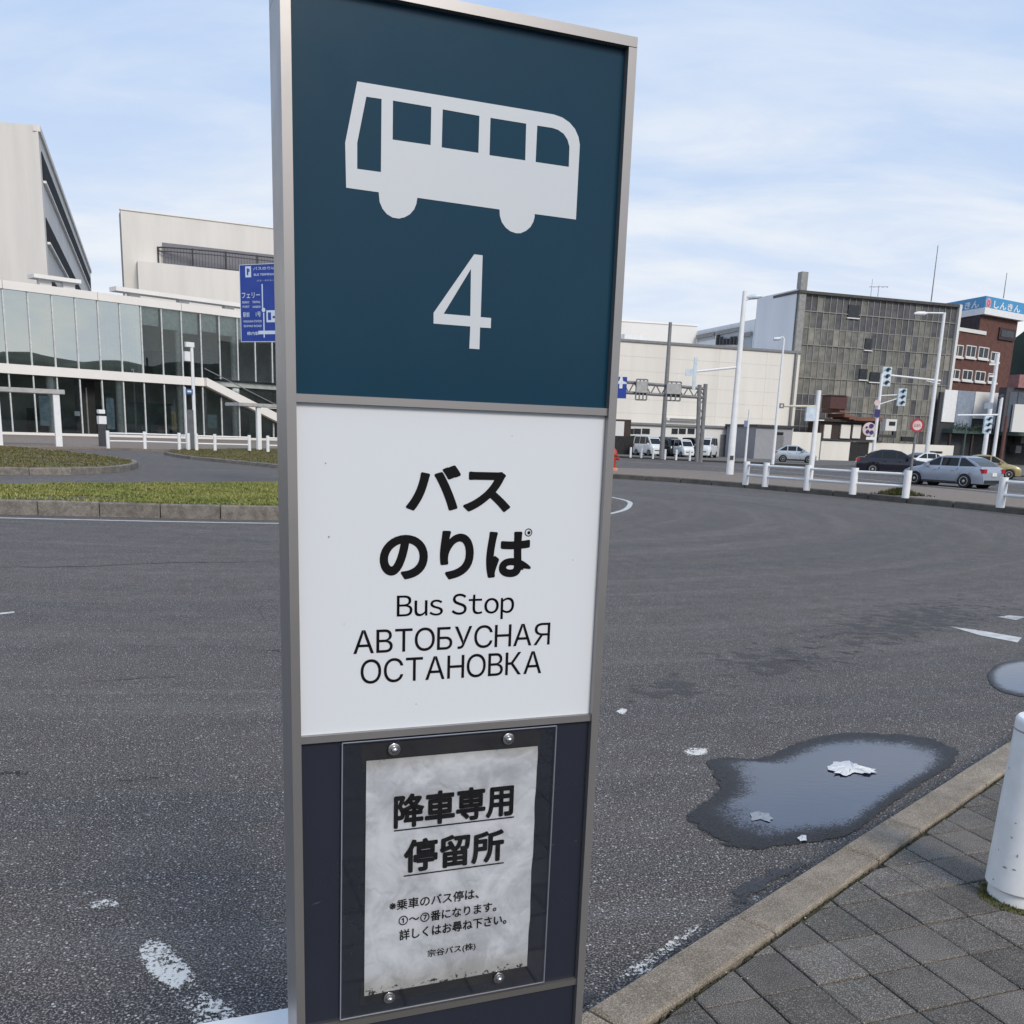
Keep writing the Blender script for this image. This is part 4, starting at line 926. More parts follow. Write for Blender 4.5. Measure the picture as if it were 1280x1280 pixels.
mb = MB().path([bal(t) + Vector((0, 0, z_w + .12)) for t in (0, .3, 1, 2, 3.5, 5, 7, 10, 15, 22)], .06); part('bottom_rail', mb, M_DGREY, rl)
for t in (0, 3.9, 7.8, 11.7, 15.6, 19.5):
    p = bal(t); mb = MB(); mb.tube(p + Vector((0, 0, z_w)), p + Vector((0, 0, zr1 + .1)), .12, n=6); part('post', mb, M_DGREY, rl)
mb = MB(); t = 0
while t < 22: p = bal(t); mb.tube(p + Vector((0, 0, z_w)), p + Vector((0, 0, zr1)), .028, n=4); t += .36
o = part('baluster', mb, M_DGREY, rl); o['kind'] = 'stuff'

# ================================================================== shelter, posts and railings in front of the glass building
def vpole(name, label, cat, px, py, tx, ty, r0_, r1_, mt, base_z=0.0, group=None, Y=None, n=10):
    P = at(px, Y) if Y else G(px, py, base_z); P.z = base_z; h = ztop(P, tx, ty)
    t = thing(name, label, cat, P, group); part('pole', MB().tube(P, (P.x, P.y, h), r0_, r1_, n), mt, t, True); return t, P, h
A = G(74, 558, .12); B = G(2, 556.5, .12)
SHF = Fac((B.x, B.y), (A.x, A.y))
sh = thing('bus_shelter', 'white bus shelter with flat grey roof before the glass entrance', 'bus shelter', SHF.P(2, 0, .12))
zr = SHF.uz(72, 492.5)[1]; zr2 = SHF.uz(72, 487)[1]
mb = MB(); SHF.box(mb, -6, SHF.len + .45, -2.2, .25, zr, zr2); part('roof', mb, mat('shelter_roof', (.42, .42, .41), .6), sh)
for u in (-5, -.1, SHF.len):
    mb = MB(); SHF.box(mb, u - .17, u + .17, -.17, .17, .1, zr); part('post', mb, M_WHITE2, sh)
A = G(324, 563, .12); ang = Fac((A.x, A.y), (A.x + LG.u.x, A.y + LG.u.y)); z1_, z2_ = ang.uz(324, 508.5)[1], ang.uz(324, 504.5)[1]
sh2 = thing('bus_shelter', 'slim white shelter roof on one post right of the stair band', 'bus shelter', A)
mb = MB(); ang.box(mb, -1.5, 5, -1.5, .2, z1_, z2_); part('roof', mb, bpy.data.materials['shelter_roof'], sh2)
for u in (0, 4.4): mb = MB(); ang.box(mb, u - .14, u + .14, -.1, .1, .1, z1_); part('post', mb, M_WHITE2, sh2)
# dark totem with white head
P = G(128.5, 558, .12); F_ = Fac((P.x, P.y), (P.x + LG.u.x, P.y + LG.u.y))
t = thing('information_pillar', 'short dark pillar with white screen head beside the entrance door', 'pillar', P)
zt0 = F_.uz(128, 530)[1]; zt1 = F_.uz(128, 512)[1]
mb = MB(); F_.box(mb, -.18, .22, -.15, .15, .1, zt0); part('body', mb, M_DGREY, t)
mb = MB(); F_.box(mb, -.2, .25, -.17, .17, zt0, zt0 + (zt1 - zt0) * .55); part('head', mb, M_WHITE2, t)
mb = MB(); F_.box(mb, -.15, .2, -.1, .12, zt0 + (zt1 - zt0) * .55, zt0 + (zt1 - zt0) * .72); part('screen', mb, M_BLACK, t)
mb = MB(); F_.box(mb, -.18, .2, -.15, .15, zt0 + (zt1 - zt0) * .72, zt1); part('cap', mb, M_WHITE2, t)
# grey stop totem with blue plate on thin pole
P = G(239.5, 562, .12); F_ = Fac((P.x, P.y), (P.x + LG.u.x, P.y + LG.u.y))
t = thing('stop_totem', 'slim dark grey totem with blue plate among the white railings', 'bus stop sign', P)
zz = F_.uz(237, 512)[1]; mb = MB(); F_.box(mb, -.25, .2, -.12, .02, .1, zz); part('body', mb, mat('slate_panel', (.13, .14, .15), .5), t)
mb = MB(); F_.box(mb, -.32, -.24, -.08, .02, .1, F_.uz(234, 484)[1]); part('pole', mb, M_WHITE2, t)
a_, z1 = F_.uz(232, 486, .05); b_, z0 = F_.uz(241, 493, .05); mb = MB(); F_.box(mb, a_, b_, .03, .07, z0, z1); part('plate', mb, mat('blue_plate', (.05, .16, .36), .4), t)
mb = MB(); F_.box(mb, a_ + .1, b_ - .1, .071, .078, (z0 + z1) / 2 - .04, (z0 + z1) / 2 + .06); part('arrow', mb, M_WHITE2, t)
t, P, h = vpole('lamp_post', 'white post with a small lamp arm before the upper windows', 'lamp post', 244.5, 562, 238.5, 428, .11, .09, M_WHITE2, .12)
F_ = Fac((P.x, P.y), (P.x + LG.u.x, P.y + LG.u.y))
mb = MB(); F_.box(mb, -.4, .12, -.1, .1, h - .28, h); part('arm', mb, M_WHITE2, t)
mb = MB(); F_.box(mb, -.5, -.16, -.1, .1, h - 1.1, h - .55); part('lamp', mb, M_WHITE2, t)
# white double railings
def railing(label, px, pyb, group, base=.12, hgt=.80, pw=.10, cat='railing', mt=None):
    pts = [G(a, b, base) for a, b in zip(px, pyb)]; mt = mt or M_WHITE2
    t = thing('guard_rail', label, cat, (pts[0].x, pts[0].y, base), group)
    for p in pts: part('post', MB().tube(p, p + Vector((0, 0, hgt)), pw, pw, 10), mt, t, True)
    for z, r_ in ((hgt * .86, .045), (hgt * .42, .045)):
        mb = MB(); mb.path([p + Vector((0, 0, z)) for p in pts], r_, 8); part('rail', mb, mt, t)
    return t
railing('white railing left of the dark grey totem', (135.5, 181.5, 224.5, 236), (560.5, 561, 562.5, 563), 'white railings before the glass building', hgt=1.0)
railing('white railing between the lamp post and the slim shelter', (246, 269, 312), (563.5, 564, 564.8), 'white railings before the glass building', hgt=1.0)
railing('white railing partly hidden behind the bus stop sign', (335, 372, 410, 450), (565.5, 566.5, 568, 569.5), 'white railings before the glass building', hgt=1.0)

# big blue direction sign left of the totem
DY = 27.0
c0 = D(300.5, 331, DY); c1 = D(348, 326, DY - .5)
DS = Fac((c0.x, c0.y), (c1.x, c1.y)); dz = thing('direction_sign', 'large blue direction sign with white text peeking out left of the totem', 'road sign', DS.P(1.1, 0, GH))
a_, z1 = DS.uz(299, 331); _, z0 = DS.uz(305, 427.5); uR = a_ + (DS.uz(347, 330)[0] - a_) * 1.62
M_DBLUE = mat('road_sign_blue', (.012, .045, .30), .4, var=.04); M_DW = mat('sign_white', (.60, .68, .82), .5, var=.03)
mb = MB(); DS.box(mb, a_, uR, -.04, 0, z0, z1); brd = part('board', mb, M_DBLUE, dz)
mb = MB()
for q in ((a_, uR, z1 - .015, z1), (a_, uR, z0, z0 + .015), (a_, a_ + .015, z0, z1), (uR - .015, uR, z0, z1)): DS.box(mb, q[0], q[1], -.042, .006, q[2], q[3])
part('rim', mb, M_DW, dz)
def du_(px, py): return DS.uz(px, py)
def dtext(body, x0, x1, y0, y1):
    (ua_, za_), (ub_, zb_) = du_(x0, y1), du_(x1, y0); text_on(DS, body, ua_, ub_, za_, zb_, .004, M_DW, brd, offset=.01)
dtext('バスのりば案内', 316.5, 356, 332, 338)
dtext('BUS TERMINAL', 317.5, 343.5, 341, 345); dtext('バス・タクシー', 321, 343, 349, 352)
dtext('フェリー', 302.5, 325, 365, 373); dtext('FERRY', 303, 312, 376.5, 379.5); dtext('TERMINAL', 315.5, 325.5, 376, 379); dtext('PORT', 303.5, 312, 382, 385); dtext('HARBOR', 316, 326, 382, 385)
dtext('駅前', 304, 312, 390, 396.5); dtext('1号', 320, 326, 389.5, 396); dtext('WAKKANAI STATION', 304.5, 327, 400, 403.3); dtext('EKIMAE ROAD', 305, 327, 406, 409); dtext('稚内駅', 309, 324, 414.5, 419)
mb = MB()
def dbox(x0, x1, y0, y1, k=.003): (a, z1), (b, z0) = du_(x0, y0), du_(x1, y1); DS.box(mb, a, b, .0005, k, z0, z1)
for q in ((306.5, 314, 333, 346.5), (327, 329, 355, 385.5), (329, 331, 391, 422), (323, 355, 413.5, 417.5), (333, 355, 388, 402.5)):
    mb = MB(); dbox(*q, k=.003 if q[0] != 323 else .0035); part('route_line', mb, M_DW, brd)
mb = MB()
p_ = du_(329.5, 387.5); mb.lathe([(.06, .001), (.06, .004)], DS.P(p_[0], 0, p_[1]), 12, DS.n)
part('route_point', mb, M_DW, brd)
for q in ((308.5, 310.5, 335.5, 344), (310.6, 312, 336, 340), (341, 355, 395, 397.5), (335, 339, 390.5, 400)):
    mb = MB(); dbox(*q, k=.006); part('route_symbol', mb, M_DBLUE, brd)
for u in ((a_ + uR) / 2 + .35,): part('pole', MB().tube(DS.P(u, -.09, GH), DS.P(u, -.09, z1), .07, n=10), M_WHITE2, dz)
mb = MB(); uq = (a_ + uR) / 2; DS.box(mb, uq - .6, uq + .6, -.06, -.04, z0 + .3, z0 + .36); part('bracket', mb, M_GREY, dz)

# ================================================================== right side buildings
M_CREAM = mat('cream_cladding', (.72, .69, .635), .8, var=.05, scale=.5, col2=(.655, .62, .57), stretch=(1, 1, .12))
M_GREYW = mat('pale_grey_wall', (.68, .67, .65), .8, var=.04, scale=.1)
M_BLUEW = mat('shade_tinted_wall', (.64, .67, .71), .8, var=.03, scale=.5, col2=(.58, .61, .65), stretch=(1, 1, .1))  # bluish shade of the left-facing walls put into their base colour
W0 = at(640, 104.0); W1 = at(1001.5, 104 / .9375 * 1.02)
w0a = V(775, 426, 104.0)
LW = Fac((w0a.x, w0a.y), (V(1001.5, 441.7, 111).x, 111))
lw = thing('warehouse', 'long windowless cream building behind the parked vans', 'building', LW.P(8, 0, 0))
hw = LW.uz(776, 426.5)[1]; lwl = LW.uz(1001, 441)[0]
mb = MB(); LW.box(mb, -22, lwl, -26, 0, 0, hw); part('wall', mb, M_CREAM, lw)
mb = MB(); LW.box(mb, -22, lwl + .1, -.4, .15, hw, hw + .25); part('coping', mb, M_GREY, lw)
for k in range(1, 8):
    z = hw * k / 8
    mb = MB(); LW.box(mb, -22, lwl - 2.4, .002, .010, z, z + .03); part('cladding_joint', mb, mat('joint_grey', (.60, .56, .50), .8) if 'joint_grey' not in bpy.data.materials else bpy.data.materials['joint_grey'], lw)
for u in [-18, -12, -6, 0, 6, 12, 18]:
    if u < lwl - 2: mb = MB(); LW.box(mb, u, u + .03, .002, .009, 0, hw); part('cladding_joint', mb, bpy.data.materials['joint_grey'], lw)
ud = LW.uz(990, 480)[0]
mb = MB(); LW.box(mb, ud, ud + .22, .02, .3, .5, hw); part('downpipe', mb, M_GREY, lw)
mb = MB(); p = LW.uz(798, 427)[0]; LW.box(mb, p - 1.2, p + 1.4, -3, -1, hw, hw + .9); part('roof_unit', mb, M_WHITE2, lw)
# low annex along its foot
M_SHUT = mat('dark_window', (.02, .024, .03), .2, spec=.6)
za = LW.uz(850, 533, 2)[1]; an0, an1 = LW.uz(765, 540, 2)[0], LW.uz(944, 540, 2)[0]
mb = MB(); LW.box(mb, an0, an1, .01, 2, 0, za); part('annex', mb, M_GREYW, lw)
mb = MB(); LW.box(mb, an0 - .1, an1, -.0, 2.25, za, za + .22); ax = part('annex_roof', mb, M_GREY, lw)
for a, b in ((783, 792), (793, 801), (803, 812), (840, 847), (849, 857), (860, 868), (922, 931), (964 - 38, 937)):
    y1, y2 = (535.5, 542.5) if a < 900 else (541, 552)
    (u1, z1), (u2, z2) = LW.uz(a, y1, 2.05), LW.uz(b, y2, 2.05)
    mb = MB(); LW.box(mb, u1, u2, 2.0, 2.06, min(z1, z2), max(z1, z2)); part('window', mb, M_SHUT, lw)
(u1, z1), (u2, z2) = LW.uz(901, 543, 2.05), LW.uz(914, 568, 2.05); mb = MB(); LW.box(mb, u1, u2, 2.0, 2.07, 0.1, z1); part('door', mb, M_GREY, lw)
# faded fascia sign, bracketed off the wall
(u1, z1), (u2, z2) = LW.uz(834, 522, .3), LW.uz(872, 527, .3)
mb = MB(); LW.box(mb, u1, u2, .05, .35, z2, z1); part('wall_sign', mb, M_GREYW, lw)
mb = MB(); LW.box(mb, u1 + .3, u2 - .2, .36, .38, (z1 + z2) / 2 - .1, (z1 + z2) / 2 + .1); part('sign_stripe', mb, M_GREY, lw)
# kiosk: grey box + cream box right of the annex
q0 = V(945.5, 533.5, 101.0); q1 = V(991, 536, 103.0); KF = Fac((q0.x, q0.y), (q1.x, q1.y))
ks = thing('shed', 'flat-roofed grey and cream shed at the end of the cream building', 'shed', KF.P(2, 0, 0)); zk = KF.uz(946, 533.5)[1]
mb = MB(); KF.box(mb, 0, KF.len, -5, 0, 0, zk); part('wall', mb, mat('mauve_grey_wall', (.30, .30, .325), .8, var=.04), ks)
mb = MB(); q2 = KF.uz(1026, 545)[0]; KF.box(mb, KF.len + .003, q2, -5, .02, 0, zk - .35); part('cream_bay', mb, M_CREAM, ks)
mb = MB(); KF.box(mb, -.15, KF.len + .1, -5.2, .25, zk, zk + .25); part('roof', mb, M_DGREY, ks)
(u1, z1), (u2, z2) = KF.uz(971, 540, .05), KF.uz(979, 544, .05); mb = MB(); KF.box(mb, u1, u2, 0, .06, z2, z1); part('window', mb, M_SHUT, ks)
(u1, z1), (u2, z2) = KF.uz(970.5, 545, .05), KF.uz(978, 565, .05); mb = MB(); KF.box(mb, u1, u2, 0, .05, .1, z1); part('door', mb, M_GREY, ks)

# grey panelled building
g0 = V(1009 - 11, 364, 113.0); g1 = V(1198, 381.7, 113 / .943); GF = Fac((g0.x, g0.y), (g1.x, g1.y))
hg = GF.uz(1009, 364)[1]; uL = 0; uRt = GF.uz(1196.5, 381.7)[0]
M_CONC = mat('stained_concrete', (.185, .18, .162), .85, col2=(.10, .097, .088), scale=.35, bump=.3, bscale=2)
gr = thing('panel_building', 'grey building with a grid of weathered panels and a rooftop chimney', 'building', GF.P(8, 0, 0))
mb = MB(); GF.box(mb, uL, uRt, -5, 0, 0, hg - .3); part('wall', mb, M_CONC, gr)
mb = MB(); GF.box(mb, uL - .1, uRt + .1, -5, .45, hg - .3, hg); part('coping', mb, mat('dark_coping', (.07, .068, .066), .7), gr)
mb = MB(); GF.box(mb, uL + .05, uL + .9, -.5, .3, 0, hg + 2.0); part('chimney', mb, mat('pale_concrete', (.30, .30, .29), .85), gr)
mb = MB(); GF.box(mb, uRt + .003, uRt + .35, -1, .5, 0, hg); part('edge_trim', mb, M_GREYW, gr)
M_PAN = []
for k, (c, c2) in enumerate((((.20, .195, .165), (.11, .11, .095)), ((.15, .147, .13), (.075, .075, .07)), ((.25, .235, .19), (.15, .145, .12)), ((.095, .096, .098), (.05, .05, .055)))):
    M_PAN.append(mat('facade_panel_%d' % k, (c[0], c[1] * 1.0, c[2] * 1.07), .55, col2=c2, scale=1.2, objvar=.35, spec=.5))
M_GRID = mat('facade_frame', (.25, .25, .235), .7, objvar=.1)
NC, NR = 25, 10; pw, ph = (uRt - uL - 1.0) / NC, (hg - .5) / NR
holes = {}
def hole(pa, pb):
    (ua_, za_), (ub_, zb_) = GF.uz(*pa), GF.uz(*pb); return (min(ua_, ub_), max(ua_, ub_), min(za_, zb_), max(za_, zb_))
H_ = [hole((1060, 381), (1072, 398)), hole((1081, 423), (1088, 438)), hole((1074, 461), (1082, 475)), hole((1087, 465), (1098, 478))]
random.seed(11)
for i in range(NC):
    for j in range(NR):
        u = uL + .95 + i * pw; z = .2 + j * ph
        if j == 0: continue
        row = 3 if j == 9 and random.random() < .75 else (random.choice((0, 0, 0, 1, 2, 3)) if j < 8 else random.choice((0, 1, 3, 3)))
        if j <= 3 and i < 6: row = 3
        mb = MB(); GF.box(mb, u + .05, u + pw - .05, .003, .05 + .03 * random.random(), z + .05, z + ph - .05); part('facade_panel', mb, M_PAN[row], gr)
for i in range(NC + 1):
    u = uL + .95 + i * pw; mb = MB(); GF.box(mb, u - .045, u + .045, .003, .14, .2 + ph, hg - .3); part('facade_mullion', mb, M_GRID, gr)
for j in range(1, NR + 1):
    z = .2 + j * ph; mb = MB(); GF.box(mb, uL + .9, uRt, .004, .17 if j % 2 else .10, z - .05, min(z + .05, hg - .3)); part('facade_rail', mb, M_GRID, gr)
for q in H_:
    mb = MB(); GF.box(mb, q[0], q[1], .02, .2, q[2], q[3]); w_ = part('window', mb, M_SHUT, gr)
    mb = MB(); GF.box(mb, q[0] - .1, q[1] + .1, .05, .28, q[2] - .12, q[2]); part('sill', mb, M_GREYW, w_)
def mast(label, px, pyb, tx, ty, Y, r_=.05, yagi=0):
    P = at(px, Y); d = ray(px, pyb); zb_ = CAMZ + d.z * (Y / d.y); h = ztop(P, tx, ty)
    t = thing('antenna_mast', label, 'antenna', (P.x, P.y, zb_), 'antenna masts on the roofs')
    part('pole', MB().tube((P.x, P.y, zb_), (P.x, P.y, h), r_, r_ * .6, 6), M_GREY, t)
    for k in range(yagi):
        mb = MB(); mb.tube((P.x - 1.1, P.y, h - .2 - .5 * k), (P.x + 1.1, P.y, h - .1 - .5 * k), .03, n=5)
        for q in range(5): x = P.x - 1 + q * .5; mb.tube((x, P.y - .3, h - .2 - .5 * k), (x, P.y + .3, h - .2 - .5 * k), .02, n=4)
        part('crossbar', mb, M_GREY, t)
mast('tall thin mast on the grey panelled building', 1141, 376, 1148.5, 306, 119, .07)
mast('short television aerial on the grey panelled building', 1076, 370, 1077.5, 356, 118, .04, 1)
mast('bare rod on the grey panelled building left of the aerial', 1067.5, 370, 1069, 348, 118, .03)
mast('thin mast above the blue roof sign', 1227.5, 372, 1231, 340, 127, .06)
# blank side wall of that building, running back to the left
s1 = V(947, 370, 121.0); SWF = Fac((s1.x, s1.y), (g0.x, g0.y), outward=(-1, -1, 0))
sb = thing('white_block', 'blank white block with bluish shade in its colour left of the grey panelled building', 'building', s1)
hs_ = ztop(Vector((g0.x, g0.y, 0)), 999, 361)
mb = MB(); a, b = Vector((s1.x, s1.y, 0)), Vector((g0.x, g0.y, 0)); off = Vector((GF.n.x, GF.n.y, 0)) * -14
mb.hexa([(a.x, a.y, 0), (b.x - .03, b.y + .1, 0), (b.x + 12, b.y + 14, 0), (a.x + 14, a.y + 14, 0), (a.x, a.y, hs_), (b.x - .03, b.y + .1, hs_), (b.x + 12, b.y + 14, hs_), (a.x + 14, a.y + 14, hs_)])
part('wall', mb, M_BLUEW, sb)
# lower wings behind the cream building
s2 = V(872, 409, 136.0); F2 = Fac((s2.x, s2.y), (s1.x, s1.y), outward=(-1, -1, 0))
wg = thing('rear_wing', 'pale lower wing with strip windows between cream building and white block', 'building', s2)
h2 = F2.uz(946, 398.5)[1]
mb = MB(); a, b = Vector((s2.x, s2.y, 0)), Vector((s1.x, s1.y, 0)); mb.hexa([(a.x, a.y, 0), (b.x - .02, b.y + .02, 0), (b.x + 10, b.y + 10, 0), (a.x + 10, a.y + 10, 0), (a.x, a.y, h2), (b.x - .02, b.y + .02, h2), (b.x + 10, b.y + 10, h2), (a.x + 10, a.y + 10, h2)]); part('wall', mb, M_BLUEW, wg)
for a, b, y1, y2 in ((872, 893, 422, 425.5), (896, 927, 416.5, 431), (930, 939, 421, 437)):
    (u1, z1), (u2, z2) = F2.uz(a, y1, .05), F2.uz(b, y2, .05)
    mb = MB(); F2.box(mb, u1, u2, .003, .08, F2.uz((a + b) / 2, y2, .05)[1], F2.uz((a + b) / 2, y1, .05)[1]); wq = part('window', mb, mat('pale_glazing', (.30, .36, .42), .3) if 'pale_glazing' not in bpy.data.materials else bpy.data.materials['pale_glazing'], wg)
    mb = MB(); F2.box(mb, u1, u2, .09, .3, F2.uz((a + b) / 2, y1, .05)[1], F2.uz((a + b) / 2, y1, .05)[1] + .5); part('hood', mb, M_GREY, wq)
mb = MB()
for k in range(7): p = F2.P(F2.uz(898 + 4.4 * k, 428, .1)[0], .25, F2.uz(898 + 4.4 * k, 431, .1)[1]); mb.box(p.x - .2, p.x + .2, p.y - .2, p.y + .2, p.z, p.z + random.uniform(.6, 1.3))
o = part('rooftop_clutter', mb, M_DGREY, wg); o['kind'] = 'stuff'
s3 = V(760, 400, 133.0); F3 = Fac((s3.x, s3.y), (s2.x, s2.y)); rb_ = thing('rear_block', 'pale flat-roofed block showing above the long cream building', 'building', s3)
h3 = F3.uz(775, 401.5)[1]; mb = MB(); F3.box(mb, -6, F3.len - .02, -12, 0, 0, h3); part('wall', mb, M_GREYW, rb_)
mb = MB(); F3.box(mb, -6.1, F3.len, -.5, .12, h3, h3 + .2); part('coping', mb, M_BAND, rb_)

# restaurant front at the foot of the grey building
r0p = at(1022, 108.0); r1p = at(1190, 113.5); RF = Fac((r0p.x, r0p.y), (r1p.x, r1p.y))
M_BRN = mat('dark_brown_wood', (.045, .028, .022), .6); M_RED = mat('red_brown_tile', (.20, .085, .06), .6, scale=3)
rs = thing('restaurant', 'low cream-walled restaurant with dark timber and curved brown roof', 'restaurant', RF.P(6, 0, 0))
def rbox(name, x0, x1, y0, y1, n0, n1, mt, par=None, ym=None):
    n_ = n1; (u1, z1), (u2, z2) = RF.uz(x0, y0, n_), RF.uz(x1, y1, n_); za_ = RF.uz((x0 + x1) / 2, y0, n_)[1]; zb_ = RF.uz((x0 + x1) / 2, y1, n_)[1]
    mb = MB(); RF.box(mb, u1, u2, n0, n1, max(0, zb_), za_); return part(name, mb, mt, par or rs)
rbox('wall', 1027, 1060, 551.5, 580, -2.5, 0, M_CREAM); rbox('gate', 1060.5, 1086, 553, 580, -2.5, -.1, M_BLACK); rbox('wall', 1086.5, 1189, 555, 584, -2.5, 0, M_CREAM)
rbox('coping', 1026, 1102, 549.8, 551.4, -2.5, .15, M_DGREY)
rbox('timber_front', 1026, 1098, 528, 549.6, -3.2, -.8, M_BRN)
for a, b in ((1031, 1038), (1052, 1062), (1067, 1075), (1090, 1095)): rbox('cream_bay', a, b, 531, 548, -.79, -.6, M_CREAM)
for k in range(9):
    x0 = 1050 + k * 6; yo = 511 + 11 * (1 - math.exp(-k * .8)); rbox('roof_tile_row', x0, x0 + 6.2, yo, yo + 4.5, -3.0, .1 + .3 * math.exp(-k), M_RED)
rbox('eaves', 1026, 1100, 524.6, 528, -3.0, -.3, M_BRN)
bxs = thing('box_sign', 'blank dark brown box sign above the restaurant roof', 'sign', RF.P(2, 0, 7)); rbox('box', 1039, 1058, 495, 511, -1, .6, mat('box_brown', (.085, .032, .03), .5), bxs); rbox('top', 1038.5, 1058.5, 493.8, 495.2, -1, .7, M_BRN, bxs)
acu = thing('air_conditioner', 'small white wall air conditioner beside the round blue signs', 'air conditioner', RF.P(12, .8, 5)); rbox('casing', 1108, 1120, 524, 538.5, .0, .8, M_GREYW, acu); rbox('fan_opening', 1112, 1119, 527, 532, .801, .85, M_BLACK, acu)
pz = thing('wall_pipe', 'dark pipe running under the air conditioner on the grey wall', 'pipe', RF.P(12, .4, 4)); rbox('pipe', 1097, 1119, 543.5, 547, .1, .4, M_DGREY, pz); rbox('pipe', 1117, 1120, 539, 546.9, .1, .39, M_DGREY, pz)
rbox('vent', 1128, 1143, 546, 552, .0, .3, M_BLACK); rbox('low_vent', 1163, 1178, 564, 566.5, .0, .06, M_BLACK)

# brick building with roof sign
pz0 = V(1226.5, 394, 128.0); pz1 = V(1273, 398, 133.0); b1 = pz1 - (pz1 - pz0) * .02; b0 = pz0 - (pz1 - pz0) * .95; BR = Fac((b0.x, b0.y), (b1.x, b1.y))
M_BRICK = mat('brown_brick', (.125, .055, .042), .85, col2=(.095, .042, .034), scale=2, bump=.4, bscale=6)
M_BRICKD = mat('shaded_brick', (.055, .04, .045), .85)  # darker copy of the brick with the tower's side shade in its colour
br = thing('brick_building', 'reddish-brown brick building with white-framed windows and blue roof sign', 'building', BR.P(6, 0, 0))
zpar = BR.uz(1197, 413.5)[1]
mb = MB(); BR.box(mb, -1, BR.len, -5, -.004, 0, zpar); part('wall', mb, M_BRICK, br)
mb = MB(); e_ = BR.uz(1232, 415)[0]; BR.box(mb, -1, e_, -.4, .15, zpar, zpar + .45); part('parapet', mb, M_GREYW, br)
def bw(x0, x1, y0, y1, par=br):
    (u1, z1), (u2, _) = BR.uz(x0, y0), BR.uz(x1, y0); xm = (x0 + x1) / 2; z1 = BR.uz(xm, y0)[1]; z0 = BR.uz(xm, y1)[1]
    mb = MB()
    for q in ((u1, u1 + .12, z0, z1), (u2 - .12, u2, z0, z1), (u1 + .12, u2 - .12, z1 - .12, z1), (u1 + .12, u2 - .12, z0, z0 + .12), ((u1 + u2) / 2 - .06, (u1 + u2) / 2 + .06, z0 + .16, z1 - .16)): BR.box(mb, q[0], q[1], .003, .12, q[2], q[3])
    f = part('window_frame', mb, M_GREYW, par); mb = MB(); BR.box(mb, u1 + .18, u2 - .18, .002, .05, z0 + .16, z1 - .16); part('pane', mb, M_SHUT, f)
    mb = MB(); BR.box(mb, u1 - .1, u2 + .1, .002, .25, z0 - .24, z0 - .01); part('sill', mb, M_GREYW, f)
for q in ((1191.5, 1204, 431, 446), (1207.5, 1220, 432, 447), (1223, 1236, 434, 448.5), (1238.5, 1249, 440, 452), (1187.5, 1199.5, 461.5, 474), (1203, 1215.5, 462.5, 475.5), (1219, 1231.5, 464, 477), (1235, 1246, 467, 478)): bw(*q)
# penthouse / stair tower turned towards the viewer's right
PF = Fac((pz0.x, pz0.y), (pz1.x, pz1.y))
pw0 = V(1165, 385, 138.0); PW = Fac((pw0.x, pw0.y), (pz0.x, pz0.y), outward=(-1, -1, 0))
ztp = PF.uz(1225.5, 393)[1]; zb_ = PF.uz(1250, 480)[1]
mb = MB(); a = pw0; b = pz0; c = pz1; d = pw0 + (pz1 - pz0)
def quadprism(a, b, c, d, z0, z1): m_ = MB(); m_.hexa([(a.x, a.y, z0), (b.x, b.y, z0), (c.x, c.y, z0), (d.x, d.y, z0), (a.x, a.y, z1), (b.x, b.y, z1), (c.x, c.y, z1), (d.x, d.y, z1)]); return m_
part('tower', quadprism(a, b, c, d, zpar + .003, ztp), M_BRICK, br)
mb = MB(); PW.box(mb, 0, PW.len, .0, .06, zpar + .4, ztp - .1); part('painted_shade_face', mb, M_BRICKD, br)  # thin sheet painting shade over the tower's left face
(u1, z1), (u2, z2) = PF.uz(1249, 409, .05), PF.uz(1266.5, 427, .05); mb = MB(); PF.box(mb, u1, u2, 0.003, .2, z2, z1); w_ = part('window', mb, mat('dark_surround', (.035, .02, .025), .5), br)
mb = MB(); PF.box(mb, u1 + .4, u2 - .4, .201, .24, z2 + .4, z1 - .3); part('pane', mb, M_SHUT, w_)
rsn = thing('roof_sign', 'sky-blue wraparound roof sign with white Japanese letters on the brick building', 'sign', (pz0.x, pz0.y, ztp))
z0s, z1s = ztp + .35, PF.uz(1227, 370)[1]; ex = .6
a2, b2, c2, d2 = pw0 - PF.u * .3 + PW.n * 0, pz0 + PF.n * .5 - PF.u * .3, pz1 + PF.n * .5 + PF.u * .4, pw0 + (pz1 - pz0)
part('board', quadprism(a2, b2, c2, d2, z0s + .45, z1s), mat('sky_blue_sign', (.055, .29, .55), .4, var=.04), rsn)
part('white_base', quadprism(a2 - PF.u * .1, b2 + PF.n * .15 - PF.u * .1, c2 + PF.n * .15, d2, z0s - .35, z0s + .45), M_WHITE2, rsn)
SG = Fac((b2.x, b2.y), (c2.x, c2.y)); SL = Fac((a2.x, a2.y), (b2.x, b2.y), outward=(-1, -1, 0))
zc0, zc1 = z0s + (z1s - z0s) * .30, z0s + (z1s - z0s) * .80
M_SW = mat('roof_sign_white', (.75, .80, .85), .4)
text_on(SG, 'しんきん', SG.uz(1241.5, 385)[0], SG.uz(1275.5, 385)[0], zc0, zc1, .03, M_SW, rsn, offset=.03)
text_on(SL, 'しんきん', SL.uz(1188, 385)[0], SL.uz(1223.5, 385)[0], zc0, zc1, .03, M_SW, rsn, offset=.03)
p = SG.uz(1235, 381); mb = MB(); mb.lathe([(.62, .02), (.62, .05)], SG.P(p[0], 0, (zc0 + zc1) / 2), 18, SG.n); em = part('emblem', mb, mat('pink_emblem', (.62, .42, .46), .5), rsn)
mb = MB()
